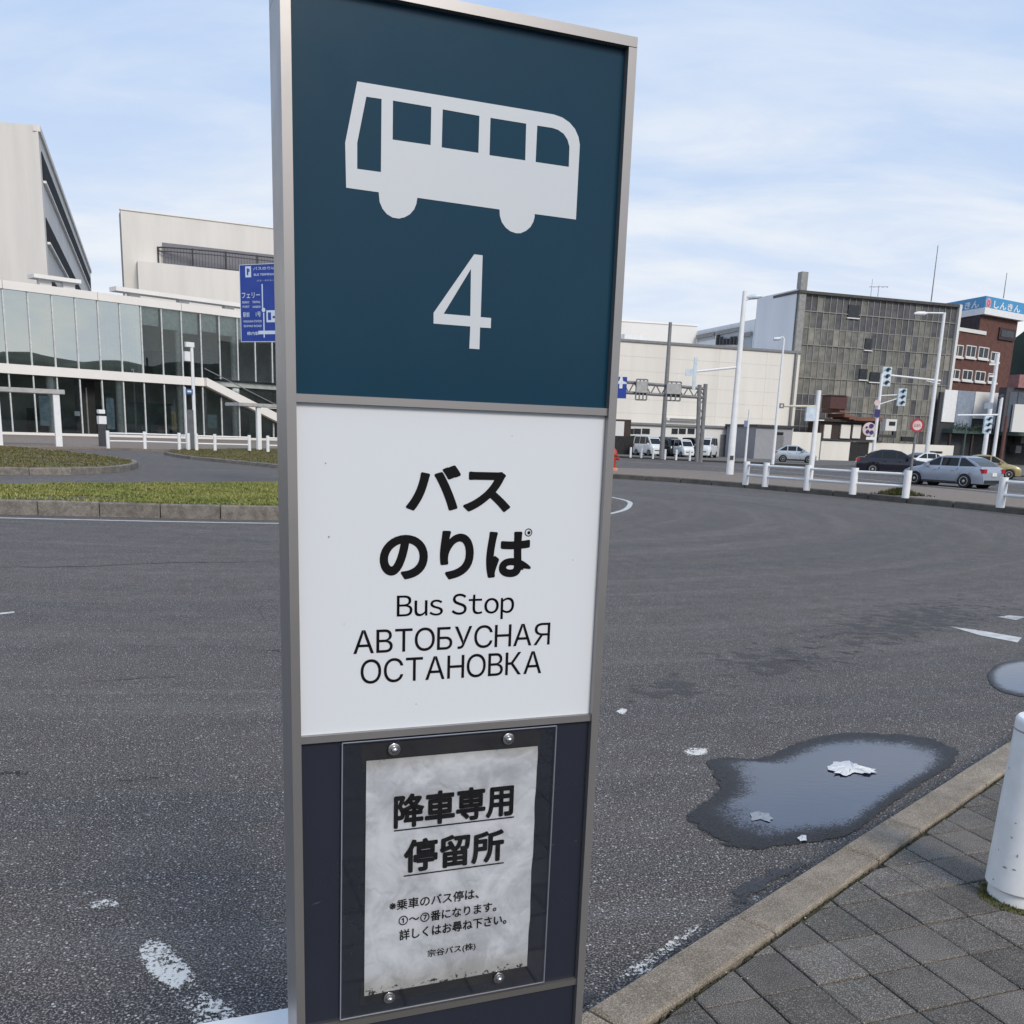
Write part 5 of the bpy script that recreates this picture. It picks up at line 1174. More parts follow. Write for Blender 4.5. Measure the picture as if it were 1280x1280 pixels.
for k in range(6): a = k * math.pi / 3; c_ = SG.P(p[0] + .3 * math.cos(a), .06, (zc0 + zc1) / 2 + .3 * math.sin(a)); mb.lathe([(.16, 0), (.16, .02)], c_, 8, SG.n)
part('petals', mb, mat('rose_petal', (.70, .16, .22), .5), em)

# fabric banner wall below, planting, dark arcade
n0_ = V(1180, 500, 118.0); n1_ = V(1253.5, 490, 121.5); NF = Fac((n0_.x, n0_.y), (n1_.x, n1_.y))
bn = thing('hoarding', 'wall of white and blue-grey vertical panels below the brick building', 'hoarding', NF.P(5, 0, 0))
zt_, zb2 = NF.uz(1183, 487)[1], NF.uz(1215, 529)[1]
for (x0, x1, mt, dzb) in ((1180, 1196.5, M_WHITE2, 0), (1196.5, 1218.5, mat('blue_grey_panel', (.27, .32, .40), .6), .8), (1218.5, 1238, M_GREYW, -.6), (1238, 1253.5, M_WHITE2, .6)):
    u1, u2 = NF.uz(x0, 500)[0], NF.uz(x1, 500)[0]; mb = MB(); NF.box(mb, u1 + .03, u2 - .03, -.15, 0, zb2 - dzb, zt_); part('panel', mb, mt, bn)
mb = MB(); NF.box(mb, -.5, NF.len, -.5, -.16, 0, zt_ - .3); part('backing_wall', mb, M_DGREY, bn)
dk = thing('arcade', 'dark covered parking arcade behind the silver car', 'arcade', NF.P(8, 1, 0))
zd = NF.uz(1230, 543, 1)[1]; ue_ = NF.uz(1330, 560, 1)[0]; ul_ = NF.uz(1184, 560, 1)[0]
mb = MB(); NF.box(mb, ul_, ue_, -3, -2.6, 0, zd); part('back_wall', mb, M_BLACK, dk)
mb = MB(); NF.box(mb, ul_, ue_, -2.6, 1.5, zd, zd + .5); part('roof', mb, mat('arcade_green', (.06, .10, .09), .6), dk)
for p in (1186, 1214, 1240, 1256, 1290): u = NF.uz(p, 560, 1.2)[0]; mb = MB(); NF.box(mb, u - .12, u + .12, 1.0, 1.25, 0, zd); part('post', mb, M_BRN, dk)
for k, (x, y) in enumerate(((1203, 570), (1222, 568), (1266, 560), (1273, 548))):
    (u, z) = NF.uz(x, y, -2.5); mb = MB(); NF.box(mb, u - .5, u + .5, -2.6, -1.6, max(0, z - .6), z + .3); part('stored_box', mb, M_GREY, dk)
# shrubs over the arcade edge
lf = MB()
for k in range(2600):
    u = random.uniform(ul_ + .5, NF.uz(1245, 540, 1)[0]); z = zd + .4 + abs(random.gauss(0, .32)) * (1 + .4 * math.sin(u * 1.3)); n_ = random.uniform(.6, 1.8); c = NF.P(u, n_, z); s_ = .13
    a = Vector((random.uniform(-1, 1), random.uniform(-1, 1), random.uniform(-1, 1))) * s_; b = Vector((random.uniform(-1, 1), random.uniform(-1, 1), random.uniform(-1, 1))) * s_; lf.add([c, c + a, c + b], [(0, 1, 2)])
o = part('foliage', lf, mat('creeper_leaves', (.05, .085, .06), .7, col2=(.02, .04, .03), scale=3), None); tag(o, 'green creeper spilling over the dark arcade edge', 'creeper', kind='stuff')
# dark glazed block and pink roof at the far right
e0 = V(1256, 500, 116.0); e1 = V(1310, 500, 118.0); EF = Fac((e0.x, e0.y), (e1.x, e1.y))
eb = thing('mauve_building', 'dark glazed block with pinkish roof at the right edge', 'building', EF.P(3, 0, 0)); ze = EF.uz(1258, 484)[1]; ze0 = EF.uz(1262, 540)[1]
mb = MB(); EF.box(mb, .1, EF.len, -1.2, 0, ze0, ze); part('wall', mb, mat('dark_mauve', (.075, .07, .085), .5), eb)
for k in range(5): mb = MB(); u = .6 + k * 1.3; EF.box(mb, u, u + 1.1, .003, .05, ze0 + .4, ze - .5); part('window', mb, mat('mauve_window', (.10, .12, .15), .25) if 'mauve_window' not in bpy.data.materials else bpy.data.materials['mauve_window'], eb)
mb = MB(); EF.box(mb, 1.2, EF.len, -1.2, .5, ze + .003, ze + 1.5); part('roof', mb, mat('pink_roof', (.33, .16, .16), .7), eb)
(u1, z1), (u2, z2) = EF.uz(1270, 505, .6), EF.uz(1295, 541, .6); mb = MB(); EF.box(mb, u1, u2, .2, .5, z2, z1); part('awning', mb, M_GREYW, eb)

# wooded hill beyond the brick building + distant hills round the bay behind the viewer
def hill(name, fx, fy, x0, x1, y0, y1, nx, ny, fn, mt):
    vs = []; fs = []
    for j in range(ny + 1):
        for i in range(nx + 1): x = x0 + (x1 - x0) * i / nx; y = y0 + (y1 - y0) * j / ny; vs.append((x, y, fn(x, y)))
    for j in range(ny):
        for i in range(nx): q = j * (nx + 1) + i; fs.append((q, q + 1, q + nx + 2, q + nx + 1))
    m_ = MB(); m_.add(vs, fs); return struct(name, m_, mt, True)
M_HILL = mat('wooded_hillside', (.030, .050, .035), .95, col2=(.012, .024, .018), scale=.09, bump=1, bscale=.4)
from mathutils import noise as mnoise
hp = V(1274, 450, 190.0)
hill('hill', 0, 0, hp.x - 3, hp.x + 160, 175, 330, 60, 50, lambda x, y: -1 + 25 * min(1, max(0, (x - hp.x + 3) / 5)) * min(1, max(0, (y - 175) / 14)) * (1 + .25 * mnoise.noise(Vector((x * .03, y * .03, 0)))) + 2.2 * mnoise.noise(Vector((x * .25, y * .25, 3))), M_HILL)
hill('hills', 0, 0, -700, 700, -620, -330, 90, 12, lambda x, y: -2 + (33 + 12 * mnoise.noise(Vector((x * .006, 1, 0))) + 10 * mnoise.noise(Vector((x * .03, 5, 0)))) * math.sin(math.pi * min(1, max(0, (y + 620) / 290))), M_HILL)
hill('hills', 0, 0, 430, 690, -330, 260, 12, 70, lambda x, y: -2 + (43 + 16 * mnoise.noise(Vector((y * .008, 2, 0))) + 6 * mnoise.noise(Vector((y * .035, 8, 0)))) * math.sin(math.pi * min(1, max(0, (x - 430) / 260))), M_HILL)

# ================================================================== poles, gantry, signals, fences on the right
M_PW = M_WHITE2; M_PB = mat('pale_blue_signal', (.62, .72, .80), .45)
t, P, h = vpole('utility_pole', 'white pole just showing along the right edge of the sign', 'pole', 761, 594, 782, 303, .17, .11, M_PW, .17)
# tall street light
t, P, h = vpole('street_light', 'tall white street light rising above the cream building', 'street light', 912, 593, 934.5, 364, .19, .10, M_PW, .17)
q = D(947, 371, P.y); part('arm', MB().tube((P.x, P.y, h - .4), (q.x, q.y, q.z), .05), M_PW, t)
mb = MB(); mb.lathe([(.05, -.4), (.11, -.3), (.12, .1), (.05, .3)], (q.x - .1, q.y, q.z), 12, (1, 0, .12)); part('lamp_head', mb, M_PB, t, True)
mb = MB(); z_ = ztop(P, 912, 572); mb.box(P.x - .08, P.x + .08, P.y - .2, P.y - .1, z_ - .1, z_ + .1); part('inspection_cover', mb, M_DGREY, t)
a1 = D(922.5, 459, P.y); a0 = D(869, 464.5, P.y); mb = MB(); mb.tube(a1, a0, .06, .05); part('marker_arm', mb, M_PW, t)
mk = thing('snow_marker', 'pale blue edge-on marker at the end of the long thin arm', 'road marker', (a0.x, a0.y, a0.z - .6), None)
mb = MB(); x, y, z = a0; mb.box(x - .09, x + .06, y - .05, y + .05, z - 0.85, z + .65); part('blade', mb, M_PB, mk)
mb = MB(); mb.box(x - .45, x - .091, y - .04, y + .04, z - .2, z + .12); part('cross_plate', mb, M_PB, mk)
# dark grey pole
vpole('utility_pole', 'dark grey pole standing in front of the parked vans', 'pole', 826.5, 574, 841, 403, .22, .14, M_GREY, .12)
# gantry
Gp = G(871, 577.5, .12); YG = Gp.y; gt = thing('sign_gantry', 'grey lattice sign gantry over the car park road', 'gantry', Gp)
def gp_(x, y, dy=0): v = D(x, y, YG + dy); return v
M_GT = mat('gantry_steel', (.20, .205, .21), .6)
for (x0, y0_, x1, y1_, nm) in ((871, 577, 874.5, 481, 'leg'), (875.5, 577, 882, 480, 'leg')): part(nm, MB().tube((gp_(x0, y0_).x, YG, .12), gp_(x1, y1_), .16, n=8), M_GT, gt)
part('chord', MB().tube(gp_(740, 474), gp_(882, 486), .12, n=8), M_GT, gt); part('chord', MB().tube(gp_(740, 488), gp_(881, 497), .12, n=8), M_GT, gt)
for x_ in (741, 748): v_ = gp_(x_, 474); part('leg', MB().tube((v_.x, YG, .12), v_, .16, n=8), M_GT, gt)
mb = MB(); k = 0
while k < 10:
    xa = 745 + k * 13.6; xb = xa + 6.8; ya = lambda x: 474 + (x - 740) * .0845; yb = lambda x: 488 + (x - 740) * .0638
    mb.tube(gp_(xa, yb(xa)), gp_(xb, ya(xb)), .05, n=5); mb.tube(gp_(xb, ya(xb)), gp_(min(881, xa + 13.6), yb(xa + 13.6)), .05, n=5); k += 1
o = part('lattice', mb, M_GT, gt)
mb = MB()
for k in range(8): z0_, z1_ = 498 + k * 10, 508 + k * 10; fx = lambda y, s_: (874 - (y - 481) * .031) if s_ else (881.5 - (y - 480) * .062); mb.tube(gp_(fx(z0_, k % 2), z0_), gp_(fx(z1_, (k + 1) % 2), z1_), .045, n=5)
part('leg_lattice', mb, M_GT, gt)
GTF = Fac((gp_(740, 500).x, YG), (gp_(890, 500).x, YG))
for (x0, x1, y0_, y1_) in ((796, 808, 474, 500), (834, 850, 477, 501)):
    (u1, z1), (u2, z2) = GTF.uz(x0, y0_, .3), GTF.uz(x1, y1_, .3)
    bs = thing('gantry_panel', 'small grey sign back on the gantry ' + ('near the blue arrow sign' if x0 < 800 else 'near its right leg'), 'road sign', GTF.P((u1 + u2) / 2, .3, z2), 'sign backs on the gantry')
    mb = MB()
    for q in range(4): u = u1 + (u2 - u1) * q / 3; GTF.box(mb, u - .05, u + .05, .2, .35, z2, z1)
    for q in range(4): z = z2 + (z1 - z2) * q / 3; GTF.box(mb, u1, u2, .15, .2, z - .05, z + .05)
    part('frame', mb, M_GT, bs); mb = MB(); GTF.box(mb, u1, u2, .36, .40, z2 + .35 * (z1 - z2), z1 - .1 * (z1 - z2)); part('panel', mb, mat('sign_back', (.42, .42, .41), .6) if 'sign_back' not in bpy.data.materials else bpy.data.materials['sign_back'], bs)
(u1, z1), (u2, z2) = GTF.uz(762, 470.5, .5), GTF.uz(782.5, 498, .5)
bs = thing('arrow_sign', 'small blue sign with white arrow at the right edge of the totem', 'road sign', GTF.P(u2, .5, z2)); mb = MB(); GTF.box(mb, u1, u2, .4, .5, z2, z1); bd = part('board', mb, M_DBLUE, bs)
ux, zx = GTF.uz(776.3, 479.5, .5); mb = MB(); GTF.sheet(mb, [(ux - .12, zx - .35), (ux + .12, zx - .35), (ux + .12, zx - .02), (ux + .42, zx - .02), (ux + .42, zx + .1), (ux + .15, zx + .2), (ux, zx + .75), (ux - .15, zx + .2), (ux - .42, zx + .1), (ux - .42, zx - .02), (ux - .12, zx - .02)], .51); part('arrow', mb, M_SW, bd)
# small poles
t, P, h = vpole('lamp_post', 'slender white lamp post before the cream wall end', 'lamp post', 965.5, 580.5, 980.5, 423, .14, .07, M_PW, .12)
q = D(971, 423.5, P.y); q2 = D(978, 421, P.y); part('arm', MB().path([Vector((P.x, P.y, h)), q2, q], .045), M_PW, t)
mb = MB(); mb.lathe([(.05, -.35), (.13, -.1), (.12, .25)], q, 10, (-1, 0, -.1)); part('lamp_head', mb, M_PB, t, True)
t, P, h = vpole('sign_post', 'short white post carrying a tiny blue sign beside it', 'sign post', 931, 580, 939.5, 512, .10, .07, M_PW, .12)
F_ = Fac((P.x, P.y), (P.x + 1, P.y)); (u1, z1), (u2, z2) = F_.uz(930.5, 525.5), F_.uz(934.5, 533.5); mb = MB(); F_.box(mb, u1, u2, -.02, .02, z2, z1); part('plate', mb, mat('faded_blue', (.20, .25, .42), .5), t)
t, P, h = vpole('sign_post', 'white post with side arm, white box and small square plate', 'sign post', 1012.5, 599.5, 1024.5, 488, .125, .10, M_PW, .17)
F_ = Fac((P.x, P.y), (P.x + 1, P.y)); a = F_.uz(1021, 508); b = F_.uz(980, 507.5); mb = MB(); mb.tube(F_.P(a[0], 0, a[1]), F_.P(b[0], 0, b[1]), .05); part('arm', mb, mat('cream_arm', (.66, .62, .50), .5), t)
(u1, z1), (u2, z2) = F_.uz(974.5, 504), F_.uz(979.5, 510.5); mb = MB(); F_.box(mb, u1, u2, -.03, .03, z2, z1); pl = part('plate', mb, M_GREY, t); mb = MB(); F_.box(mb, u1 + .06, u2 - .06, .031, .04, z2 + .06, z1 - .06); part('plate_face', mb, M_GREYW, pl)
(u1, z1), (u2, z2) = F_.uz(1008, 508.5), F_.uz(1017.5, 526.5); mb = MB(); F_.box(mb, u1, u2, -.1, .1, z2, z1); part('box', mb, M_PB, t)
(u1, z1), (u2, z2) = F_.uz(1022, 524.5), F_.uz(1030, 526); mb = MB(); F_.box(mb, u1, u2, -.03, .03, z2, z1); part('bracket', mb, M_PW, t)
# signals
def signal_head(t, F_, x0, x1, y0_, y1_, n_, lens, visor=True):
    (u1, z1), (u2, z2) = F_.uz(x0, y0_, n_), F_.uz(x1, y1_, n_)
    mb = MB(); F_.box(mb, u1, u2, n_ - .22, n_, z2, z1); hd = part('signal_head', mb, M_PB, t)
    k = lens; hgt = (z1 - z2) / k
    for i in range(k):
        c = F_.P((u1 + u2) / 2, n_, z2 + hgt * (i + .5)); mb = MB(); mb.lathe([(hgt * .25, .0), (hgt * .25, .03)], c, 12, F_.n); part('lens', mb, M_SHUT, hd)
        if visor: mb = MB(); r_ = hgt * .4; mb.add([c + F_.u * (r_ * math.cos(a_)) + Vector((0, 0, r_ * math.sin(a_))) + F_.n * w for w in (0, .3) for a_ in [math.pi * q / 6 for q in range(7)]], [(q, q + 1, q + 8, q + 7) for q in range(6)]); part('visor', mb, M_PB, hd)
    return hd
t, P, h = vpole('traffic_signal', 'white mast with long lamp arm carrying a white signal head', 'traffic signal', 1156, 584, 1186.5, 391, .20, .13, M_PW, .12)
F_ = Fac((P.x, P.y), (P.x + 1, P.y)); sigF = F_; sigP = P
q = D(1153, 391, P.y); mb = MB(); mb.tube((P.x, P.y, h - .05), (q.x, q.y, q.z), .075); part('lamp_arm', mb, M_PW, t)
mb = MB(); mb.lathe([(.06, -.3), (.17, -.1), (.18, .5), (.08, .8)], (q.x + .1, q.y, q.z - .05), 12, (-1, 0, -.05)); part('lamp_head', mb, M_PW, t, True)
a = D(1176, 476, P.y); b = D(1112, 469, P.y); part('signal_arm', MB().tube(a, b, .085), M_PW, t); c = D(1158, 476, P.y); part('brace', MB().tube(D(1175, 480, P.y), c, .04), M_PW, t)
for e in ((1183, 443), (1184, 430)): part('stay_wire', MB().tube(D(e[0], e[1], P.y), D(1138 if e[1] > 440 else 1150, 470, P.y), .02, n=4), M_GREY, t)
signal_head(t, F_, 1104.5, 1112.5, 458.5, 483, .15, 3)
t, P, h = vpole('traffic_signal', 'second white signal pole with side arms and blue signs', 'traffic signal', 1089.5, 583, 1102.5, 467, .15, .12, M_PW, .12)
F_ = Fac((P.x, P.y), (P.x + 1, P.y)); 
for a, b in (((1101, 494.5), (1124, 493.5)), ((1099, 505.5), (1124, 497.5))): part('arm', MB().tube(D(*a, P.y), D(*b, P.y), .045), M_PW, t)
signal_head(t, F_, 1124, 1131.5, 485.5, 507.5, .15, 3)
def disc(t, F_, px, py, rad, n_, mt, name='disc'):
    u, z = F_.uz(px, py, n_); mb = MB(); mb.lathe([(rad, -.02), (rad, .02)], F_.P(u, n_, z), 24, F_.n); return part(name, mb, mt, t)
M_IND = mat('indigo_sign', (.045, .035, .16), .4); M_RR = mat('red_sign_ring', (.42, .035, .045), .4); M_RW = mat('sign_face', (.70, .56, .56), .5)
(u1, z1), (u2, z2) = F_.uz(1093.5, 511.5, .2), F_.uz(1099.5, 521.5, .2); mb = MB(); F_.box(mb, u1, u2, .18, .22, z2, z1); part('blue_plate', mb, M_IND, t)
disc(t, F_, 1096.5, 503.5, .25, .2, M_RW, 'small_disc')
d0 = disc(t, F_, 1086.5, 536.5, .56, .25, M_RW, 'round_sign')
for a, b, r_ in ((1089.3, 532.5, .19), (1084.5, 539.5, .15), (1089.5, 540.5, .17), (1083.5, 534, .09)): disc(d0, F_, a, b, r_, .29, M_IND, 'symbol')
(u1, z1), (u2, z2) = F_.uz(1083, 546, .25), F_.uz(1094, 550, .25); mb = MB(); F_.box(mb, u1, u2, .2, .25, z2, z1); part('supplement_plate', mb, M_PW, t)
# round red ring sign on grey pole on the median
t, P, h = vpole('round_sign', 'round red-ringed sign on a thin grey pole left of the silver car', 'road sign', 1137, 602, 1142.5, 541, .06, .05, M_GREY, .17)
part('pole_top', MB().tube((P.x, P.y, h - .02), (P.x, P.y, ztop(P, 1146.5, 523)), .05), M_GREY, t)
F_ = Fac((P.x, P.y), (P.x + 1, P.y)); rad = .30 / 1.0
u, z = F_.uz(1146.5, 531.8, .08); rad = (F_.uz(1155, 531.8, .08)[0] - u)
mb = MB(); mb.lathe([(rad, -.02), (rad, .015)], F_.P(u, .08, z), 28, F_.n); rg = part('sign_disc', mb, M_RR, t)
mb = MB(); mb.lathe([(rad * .70, .016), (rad * .70, .022)], F_.P(u, .08, z), 28, F_.n); part('sign_face', mb, M_RW, rg)
text_on(F_, '止まれ', u - rad * .5, u + rad * .5, z - rad * .2, z + rad * .22, .08 + .025, M_RR, rg, offset=.02)
# right edge poles
t, P, h = vpole('utility_pole', 'tall white pole in front of the brick building', 'pole', 1227, 588, 1247.5, 442, .19, .16, M_PW, .12)
F_ = Fac((P.x, P.y), (P.x + 1, P.y))
for y in (454, 469): (u1, z1), (u2, z2) = F_.uz(1237, y, .1), F_.uz(1245, y + 2.5, .1); mb = MB(); F_.box(mb, u1, u2, .05, .1, z2, z1); part('bracket', mb, M_PW, t)
t, P, h = vpole('traffic_signal', 'white signal pole at the right with arm reaching left', 'traffic signal', 1239, 590, 1250.5, 497, .15, .12, M_PW, .12)
F_ = Fac((P.x, P.y), (P.x + 1, P.y)); part('arm', MB().tube(D(1248, 518.5, P.y), D(1197, 519, P.y), .07), M_PW, t)
signal_head(t, F_, 1232, 1238.5, 520, 542, .2, 3); mb = MB(); mb.tube(D(1249, 497, P.y), D(1254, 494, P.y), .12); part('cap', mb, M_DGREY, t)
(u1, z1), (u2, z2) = F_.uz(1231, 503, .2), F_.uz(1241, 511, .2); mb = MB(); F_.box(mb, u1, u2, .1, .2, z2, z1); part('blue_grey_box', mb, bpy.data.materials['blue_grey_panel'], t)
vpole('utility_pole', 'thin dark green pole before the arcade', 'pole', 1201, 586, 1206, 529, .07, .07, bpy.data.materials['arcade_green'], .12)
vpole('utility_pole', 'brown-red post at the right edge of the arcade', 'pole', 1249, 588, 1257, 520, .16, .13, mat('red_brown_post', (.13, .05, .045), .6), .12)

# red hydrant, half hidden behind the pole
Hp = G(766, 588.5, .17); hy = thing('fire_hydrant', 'red fire hydrant on pale base beside the white pole', 'fire hydrant', Hp); M_HR = mat('hydrant_red', (.42, .04, .02), .45); M_HO = mat('hydrant_base', (.62, .30, .20), .6)
hh = ztop(Hp, 768, 560) - .17; k = hh / 1.0
part('base', MB().lathe([(.24, 0), (.24, .10 * k), (.17, .14 * k)], Hp, 16), M_HO, hy, True)
part('barrel', MB().lathe([(.13, .14 * k), (.13, .66 * k), (.19, .68 * k), (.19, .74 * k), (.15, .86 * k), (.09, .95 * k), (.03, 1.0 * k)], Hp, 16), M_HR, hy, True)
for s_ in (-1, 1): part('outlet', MB().lathe([(.07, .1), (.07, .22), (.09, .22), (.09, .27)], Hp + Vector((0, 0, .55 * k)), 12, (s_, -.3, 0)), M_HR, hy, True)

# white guard fences on the median
def mfence(label, px, pyb, hgt=.86):
    return railing(label, px, pyb, 'white guard fences on the median', base=.17, hgt=hgt, pw=.115)
mfence('white two-rail guard fence left of the round red sign', (931.5, 956, 1008, 1065.5, 1131.5), (606, 608.5, 613, 618, 622.5))
mfence('white two-rail guard fence leaving the frame at the right', (1250, 1325, 1400), (634.5, 642, 651), .84)
mb = MB(); Pm = G(1124, 619, .17)
for k in range(500): a = random.uniform(0, 6.28); r_ = abs(random.gauss(0, .4)); tuft(mb, Pm.x + r_ * math.cos(a) * 1.2, Pm.y + r_ * math.sin(a) * .5, .17, .35 * max(.2, 1 - r_), 3, .02)
o = struct('weeds', mb, M_MOSS, kind='stuff'); tag(o, 'dark tuft of weeds at the end post of the guard fence', 'weeds')
# small posts before the vans
for k, (x, y) in enumerate(((788, 572), (801.5, 572.5), (816, 573.5), (831, 574.5), (845, 575), (862, 576))):
    P = G(x, y, .12); h = ztop(P, x + 1, y - 13)
    o = part('bollard', MB().tube(P, (P.x, P.y, h), .09, n=8), M_PW, None, True)
    tag(o, ['first short white post from the left before the vans', 'second short white post from the left before the vans', 'third short white post from the left before the vans', 'short white post just right of the dark grey pole', 'short white post before the little white car', 'short white post beside the gantry leg'][k], 'bollard', 'short white posts along the car park')

# ================================================================== vehicles
def carpaint(name, c, rough=.22, metal=.0): return mat(name, c, rough, metal, var=.02, spec=.5, rvar=.02, coat=.3)
M_CGL = mat('car_glass', (.012, .015, .018), .05, spec=.42, rvar=0, var=0); M_TAIL = mat('tail_light', (.42, .02, .03), .25); M_HEAD = mat('head_light', (.65, .67, .70), .15, spec=.8)
M_TYRE = mat('tyre', (.018, .018, .019), .8); M_RIM = mat('wheel_rim', (.50, .51, .52), .35, .15); M_PLATE = mat('number_plate', (.75, .76, .74), .5); M_TRIM = mat('dark_trim', (.02, .02, .022), .5)
def vehicle(name, label, cat, loc, rz, paint, Lc, Wd, body, cabin, splits, wx, wr=.31, tumble=.22, group=None, belt=.92, rails=False, two=None):
    """body and cabin are side outlines (x from the nose, z up); the car points along -X of its root"""
    t = thing(name, label, cat, loc, group, rz); hw_ = Wd / 2; cx_ = Lc / 2
    # lofted shell: stations along the length, the lower edge lifted over the wheel arches
    zb = .22; ra_ = wr * 1.18
    def arch_z(x):
        for a in wx:
            if abs(x - a) < ra_: return max(zb, .26 + math.sqrt(max(0, ra_ ** 2 - (x - a) ** 2)))
        return zb
    def top_z(x):
        for (x0, z0), (x1, z1) in zip(body, body[1:]):
            if x0 <= x <= x1 and x1 > x0: return z0 + (z1 - z0) * (x - x0) / (x1 - x0)
        return body[-1][1]
    plan = lambda x: 1 - .20 * max(0, (0.60 - x) / .60) ** 2 - .12 * max(0, (x - (Lc - .5)) / .5) ** 2
    xs = set([0, .015, .04, Lc - .015, Lc - .04, Lc]) | {p[0] for p in body if 0 < p[0] < Lc} | {Lc * k / 16 for k in range(1, 16)}
    for a in wx: xs |= {a + ra_ * math.cos(math.pi * k / 10) * (1.0 if 0 < k < 10 else 1.002) for k in range(11)}
    xs = sorted(xs); vs = []; fs = []; NR_ = 15
    for x in xs:
        b0_ = arch_z(x); t0_ = max(top_z(x), b0_ + .12); wd = hw_ * plan(x); zm = max(.60, b0_ + .04)
        end = .07 if x in (0, Lc) else (.02 if x in (.015, Lc - .015) else 0)
        b0_ += end * (1.2 if x == 0 or x == Lc else 1); t0_ -= end * .5; zm = min(max(zm, b0_ + .02), t0_ - .05)
        half = [(.955, b0_), (.985, (b0_ + zm) / 2), (1.0, zm), (.985, zm + (t0_ - zm) * .45), (.955, zm + (t0_ - zm) * .80), (.90, t0_ - .018), (.78, t0_ + .004), (0.0, t0_ + .022)]
        ring = [(-f * wd, z) for f, z in half] + [(f * wd, z) for f, z in reversed(half[:-1])]
        vs += [(x - cx_, y, z) for y, z in ring]
    m_ = len(xs)
    for k in range(m_ - 1):
        fs += [(k * NR_ + i, k * NR_ + i + 1, (k + 1) * NR_ + i + 1, (k + 1) * NR_ + i) for i in range(NR_ - 1)]
        fs.append((k * NR_ + NR_ - 1, k * NR_, (k + 1) * NR_, (k + 1) * NR_ + NR_ - 1))
    fs += [tuple(range(NR_)), tuple(reversed(range((m_ - 1) * NR_, m_ * NR_)))]
    mb = MB(); mb.add(vs, fs); b = part('body', mb, paint, t, True, True)
    mb = MB(); mb.box(.3 - cx_, Lc - .3 - cx_, -hw_ * .8, hw_ * .8, .16, .55); part('underbody', mb, M_BLACK, t, local=True)
    # cabin
    zc = min(p[1] for p in cabin); wc = lambda z, k=1: hw_ * .90 - (z - zc) * tumble
    def cab(shr, y_add, zt=0):
        m_ = MB(); c_ = (sum(p[0] for p in cabin) / len(cabin), sum(p[1] for p in cabin) / len(cabin)); k = len(cabin)
        P = [(x + (c_[0] - x) * shr, z + (c_[1] - z) * shr * 1.0) for x, z in cabin]
        v_ = [(x - cx_, s_ * (wc(z) + y_add), z) for s_ in (-1, 1) for x, z in P]
        tr = tessellate_polygon([[Vector((p[0], p[1], 0)) for p in P]])
        m_.add(v_, [tuple(reversed(q)) for q in tr] + [tuple(k + i for i in q) for q in tr] + [(i, (i + 1) % k, k + (i + 1) % k, k + i) for i in range(k)]); return m_
    part('cabin', cab(0, 0), two or paint, t, True, True)
    # side windows between the pillars
    zt = max(p[1] for p in cabin) - .10; zbw = zc + .07
    def xat(z, side):   # front/rear slope of the cabin at height z
        pts = cabin
        best = None
        for (x0, z0), (x1, z1) in zip(pts, pts[1:]):
            if (z0 - z) * (z1 - z) <= 0 and z0 != z1:
                x = x0 + (x1 - x0) * (z - z0) / (z1 - z0); best = x if best is None else (min(best, x) if side < 0 else max(best, x))
        return best
    xs_ = [None] + list(splits) + [None]
    for i in range(len(xs_) - 1):
        for s_ in (-1, 1):
            a = xs_[i]; b_ = xs_[i + 1]
            q = [((a + .04) if a else xat(zbw, -1) + .12, zbw), ((b_ - .04) if b_ else xat(zbw, 1) - .14, zbw), ((b_ - .04) if b_ else xat(zt, 1) - .10, zt), ((a + .04) if a else xat(zt, -1) + .10, zt)]
            mb = MB(); v_ = [(x - cx_, s_ * (wc(z) + .008), z) for x, z in q] + [(x - cx_, s_ * (wc(z) - .01), z) for x, z in q]
            mb.add(v_, [(0, 1, 2, 3), (7, 6, 5, 4), (0, 4, 5, 1), (1, 5, 6, 2), (2, 6, 7, 3), (3, 7, 4, 0)]); part('side_window', mb, M_CGL, t, local=True)
    # windscreen and rear window
    for side, nm in ((-1, 'windscreen'), (1, 'rear_window')):
        z0, z1 = zc + .08, max(p[1] for p in cabin) - .08
        if nm == 'rear_window': z0 = max(z0, zc + .10)
        zs = [z0 + (z1 - z0) * k / 4 for k in range(5)]; v_ = []
        for z in zs:
            x = xat(z, side) + side * .012
            for s_ in (-1, 1): v_.append((x - cx_, s_ * (wc(z) - .07), z + .004))
        mb = MB(); mb.add(v_, [(2 * k, 2 * k + 1, 2 * k + 3, 2 * k + 2) for k in range(4)]); part(nm, mb, M_CGL, t, local=True)
    # wheels
    for x in wx:
        for s_ in (-1, 1):
            c = (x - cx_, s_ * (hw_ - .19), wr); ax = (0, s_, 0)
            mb = MB(); mb.lathe([(wr * .66, 0), (wr * .96, .01), (wr, .05), (wr, .15), (wr * .95, .185), (wr * .68, .19)], c, 24, ax); w_ = part('wheel', mb, M_TYRE, t, True, True)
            mb = MB(); mb.lathe([(wr * .66, .12), (wr * .66, .186), (wr * .60, .188), (wr * .56, .165), (wr * .22, .170), (wr * .18, .19), (.01, .195)], (c[0], c[1] + s_ * .012, c[2]), 20, ax); rm = part('rim', mb, M_RIM, w_, True, True)
            mb = MB()
            mb.lathe([(wr * 1.17, .02), (wr * 1.17, .10)], (x - cx_, s_ * (hw_ - .30), .28), 20, ax); part('wheel_well', mb, M_BLACK, t, local=True)
    # lights, plates, trim
    def btop(x):
        for (x0, z0), (x1, z1) in zip(body, body[1:]):
            if x0 <= x <= x1 and x1 > x0: return z0 + (z1 - z0) * (x - x0) / (x1 - x0)
        return body[-1][1]
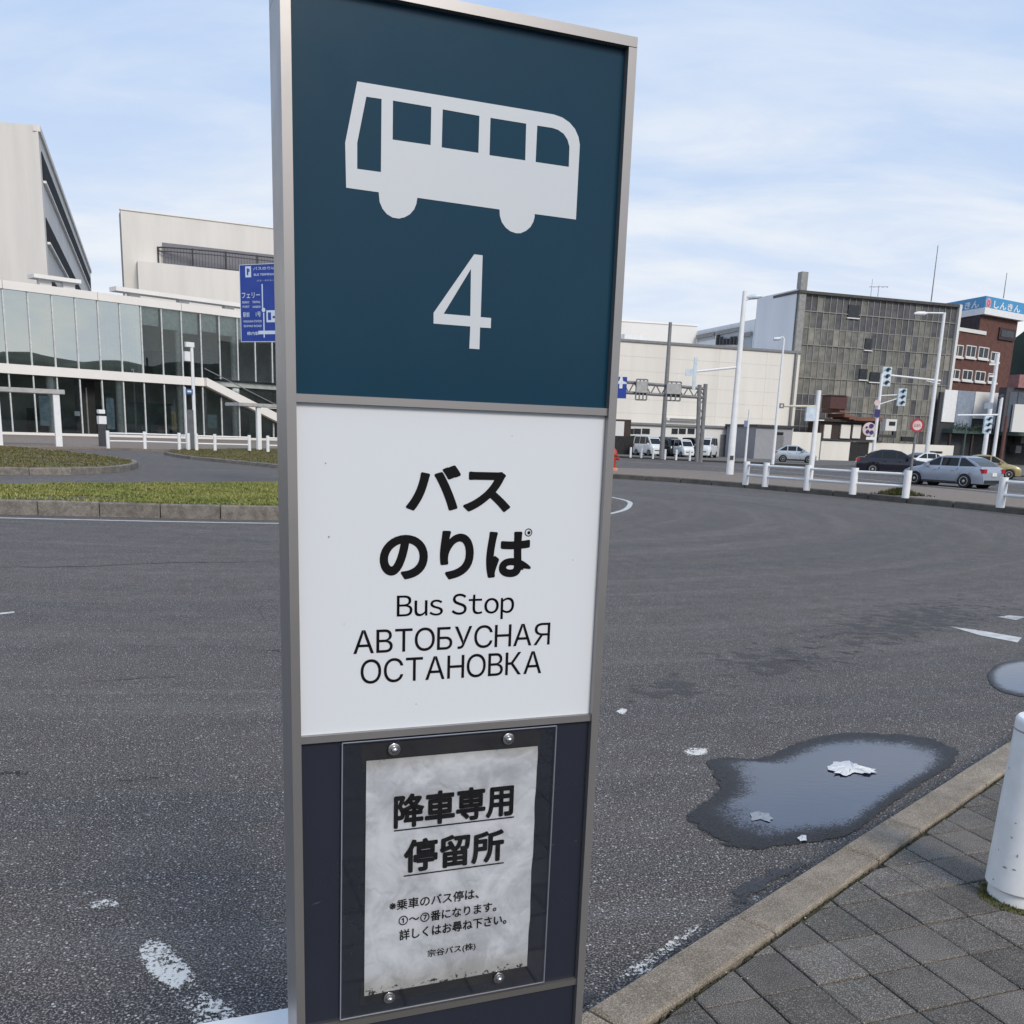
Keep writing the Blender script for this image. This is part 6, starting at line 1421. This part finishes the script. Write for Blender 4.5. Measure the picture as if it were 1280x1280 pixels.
    for s_ in (-1, 1):
        zh = body[1][1]; mb = MB(); v_ = [(-cx_ + .02, s_ * hw_ * .50, zh - .06), (-cx_ + .30, s_ * hw_ * .93, zh - .02), (-cx_ + .38, s_ * hw_ * .90, zh + .10), (-cx_ + .08, s_ * hw_ * .52, zh + .07)]
        v2 = [(x + .05, y * .93, z) for x, y, z in v_]; mb.add(v_ + v2, [(0, 1, 2, 3), (7, 6, 5, 4), (0, 4, 5, 1), (1, 5, 6, 2), (2, 6, 7, 3), (3, 7, 4, 0)]); part('headlight', mb, M_HEAD, t, local=True)
        zr_ = zc - .10; mb = MB(); mb.box(Lc - .34 - cx_, Lc + .012 - cx_, *(sorted((s_ * hw_ * .66, s_ * hw_ * .925))), zr_ - .10, zr_ + .08); part('taillight', mb, M_TAIL, t, local=True)
        mb = MB(); y_ = s_ * (hw_ + .02); x_ = xat(zc + .1, -1) + .22 - cx_; mb.box(x_, x_ + .14, *(sorted((s_ * hw_ * .9, s_ * (hw_ + .16)))), zc + .02, zc + .16); part('door_mirror', mb, paint, t, local=True)
        for sx in splits[:2]:
            mb = MB(); mb.box(sx - cx_ - .006, sx - cx_ + .006, *(sorted((s_ * hw_ * .93, s_ * (hw_ * .985)))), .32, zc - .02); part('door_seam', mb, M_TRIM, t, local=True)
            mb = MB(); mb.box(sx - cx_ - .30, sx - cx_ - .12, *(sorted((s_ * hw_ * .93, s_ * (hw_ + .012)))), zc - .15, zc - .12); part('door_handle', mb, paint, t, local=True)
        mb = MB(); mb.box(wx[0] + wr * 1.25 - cx_, wx[1] - wr * 1.25 - cx_, *(sorted((s_ * hw_ * .9, s_ * (hw_ + .004)))), .23, .29); part('side_sill', mb, M_TRIM, t, local=True)
    mb = MB(); mb.box(Lc - .10 - cx_, Lc + .03 - cx_, -hw_ * .80, hw_ * .80, .26, .40); part('rear_bumper', mb, M_TRIM, t, local=True)
    mb = MB(); mb.box(Lc - .02 - cx_, Lc + .035 - cx_, -.17, .17, .58, .74); part('number_plate', mb, M_PLATE, t, local=True)
    mb = MB(); mb.box(-cx_ - .02, -cx_ + .08, -.17, .17, .34, .50); part('number_plate', mb, M_PLATE, t, local=True)
    mb = MB(); mb.box(-cx_ - .012, -cx_ + .10, -hw_ * .55, hw_ * .55, .50, .60); part('grille', mb, M_TRIM, t, local=True)
    if rails:
        for s_ in (-1, 1): z_ = max(p[1] for p in cabin); mb = MB(); mb.tube((1.7 - cx_, s_ * (wc(z_) - .05), z_ + .03), (Lc - .9 - cx_, s_ * (wc(z_) - .05), z_ + .03), .02); part('roof_rail', mb, M_STEEL, t, local=True)
    return t
HB = [(0, .42), (.04, .62), (.14, .72), (.40, .83), (1.05, .95), (2.0, .97), (3.9, 1.02), (4.25, .98), (4.36, .80), (4.38, .42)]
HC = [(.98, .92), (1.40, 1.16), (1.88, 1.38), (2.3, 1.455), (2.9, 1.465), (3.3, 1.40), (3.78, 1.21), (4.14, 1.0), (4.0, .92)]
SB = [(0, .42), (.04, .60), (.16, .72), (.5, .83), (1.25, .93), (2.2, .95), (4.0, 1.01), (4.5, 1.0), (4.66, .88), (4.68, .42)]
SC = [(1.15, .90), (1.55, 1.14), (2.0, 1.37), (2.5, 1.45), (3.1, 1.45), (3.6, 1.34), (4.15, 1.02), (4.0, .92)]
VB = [(0, .45), (.02, .80), (.10, .98), (.45, 1.12), (.8, 1.15), (3.2, 1.15), (3.36, 1.1), (3.4, .45)]
VC = [(.32, 1.08), (.80, 1.72), (1.1, 1.88), (2.0, 1.92), (3.2, 1.88), (3.34, 1.7), (3.38, 1.12)]
M_SIL = carpaint('silver_paint', (.33, .37, .44), .32, .25); M_CBLK = carpaint('black_paint', (.012, .013, .022), .12); M_GOLD = carpaint('gold_paint', (.42, .34, .17), .3, .4); M_CWH = carpaint('white_car_paint', (.68, .70, .72), .25); M_SILV = carpaint('pale_silver_paint', (.48, .53, .58), .28, .4); M_CGR = carpaint('green_paint', (.05, .12, .09), .35); M_CDK = carpaint('dark_car_paint', (.02, .024, .035), .2)
def heading(az): return math.atan2(-math.cos(R(az)), -math.sin(R(az)))      # car nose is along -X; az clockwise from +Y
def carat(px, Y, z=0.0): p = at(px, Y); return (p.x, p.y, z)
vehicle('hatchback_car', 'silver-blue hatchback seen from behind on the road beyond the fence', 'car', carat(1193, 46.0), heading(-31), M_SIL, 4.38, 1.76, HB, HC, (2.1, 3.05), (.82, 3.46), .32)
vehicle('saloon_car', 'black saloon car on the far road, tail to the left', 'car', carat(1119, 63.0), heading(106), M_CBLK, 4.68, 1.76, [(x, z * 1.08) for x, z in SB], [(x, z * 1.10) for x, z in SC], (2.25, 3.15), (.9, 3.65), .32)
vehicle('hatchback_car', 'gold hatchback partly hidden behind the silver-blue hatchback', 'car', carat(1238, 63.0), heading(112), M_GOLD, 3.9, 1.68, [(x * .89, z) for x, z in HB], [(x * .89, z * 1.02) for x, z in HC], (1.9, 2.75), (.75, 3.1), .30)
vehicle('parked_car', 'white car mostly hidden behind the black saloon', 'car', carat(1162, 78.0), heading(70), M_CWH, 4.2, 1.7, [(x * .96, z) for x, z in HB], [(x * .96, z) for x, z in HC], (2.0, 2.9), (.8, 3.3), .31)
vehicle('compact_car', 'pale silver compact car parked by the cream shed', 'car', carat(995.5, 88.0, .12), heading(104), M_SILV, 3.7, 1.6, [(x * .845, z) for x, z in HB], [(x * .845, z * 1.04) for x, z in HC], (1.8, 2.6), (.7, 2.95), .30)
def van(label, px, Y, az, paint, grp='vans parked by the cream building', two=None, sc=1.0):
    t = vehicle('parked_van', label, 'van', carat(px, Y, .12), heading(az), paint, 3.4, 1.5, VB, VC, (1.35, 2.3), (.62, 2.75), .28, .10, grp, two=two); t.scale = (sc, sc, sc); return t
van('white-fronted van with green rear, leftmost of the parked vans', 811, 95.5, 152, M_CWH, two=None)
van('dark green van standing behind the white-fronted van', 799, 100.0, 118, M_CGR)
van('dark van just right of the dark grey pole', 837, 97.5, 165, M_CDK)
van('little white van with dark windscreen between dark vans', 853, 95.5, 160, M_CWH, sc=.9)
van('dark van behind the gantry legs', 869, 98, 160, M_CDK)
van('white van parked beside the grey door, rightmost', 884, 97, 205, M_CWH, sc=1.05)
# dark skip and bins left of the vans
P = carat(777, 98, .12); bk_ = thing('storage_rack', 'dark storage rack with pale panel near the hydrant', 'rack', P)
part('base', MB().box(P[0] - 1.6, P[0] + 1.6, P[1], P[1] + 1.2, .12, 1.9), M_BLACK, bk_); part('frame', MB().box(P[0] - 1.6, P[0] + .9, P[1] + .2, P[1] + 1.0, 1.903, 3.6), M_BRN, bk_); part('panel', MB().box(P[0] - .9, P[0] + .2, P[1] + .1, P[1] + .19, 1.95, 3.4), M_GREYW, bk_)
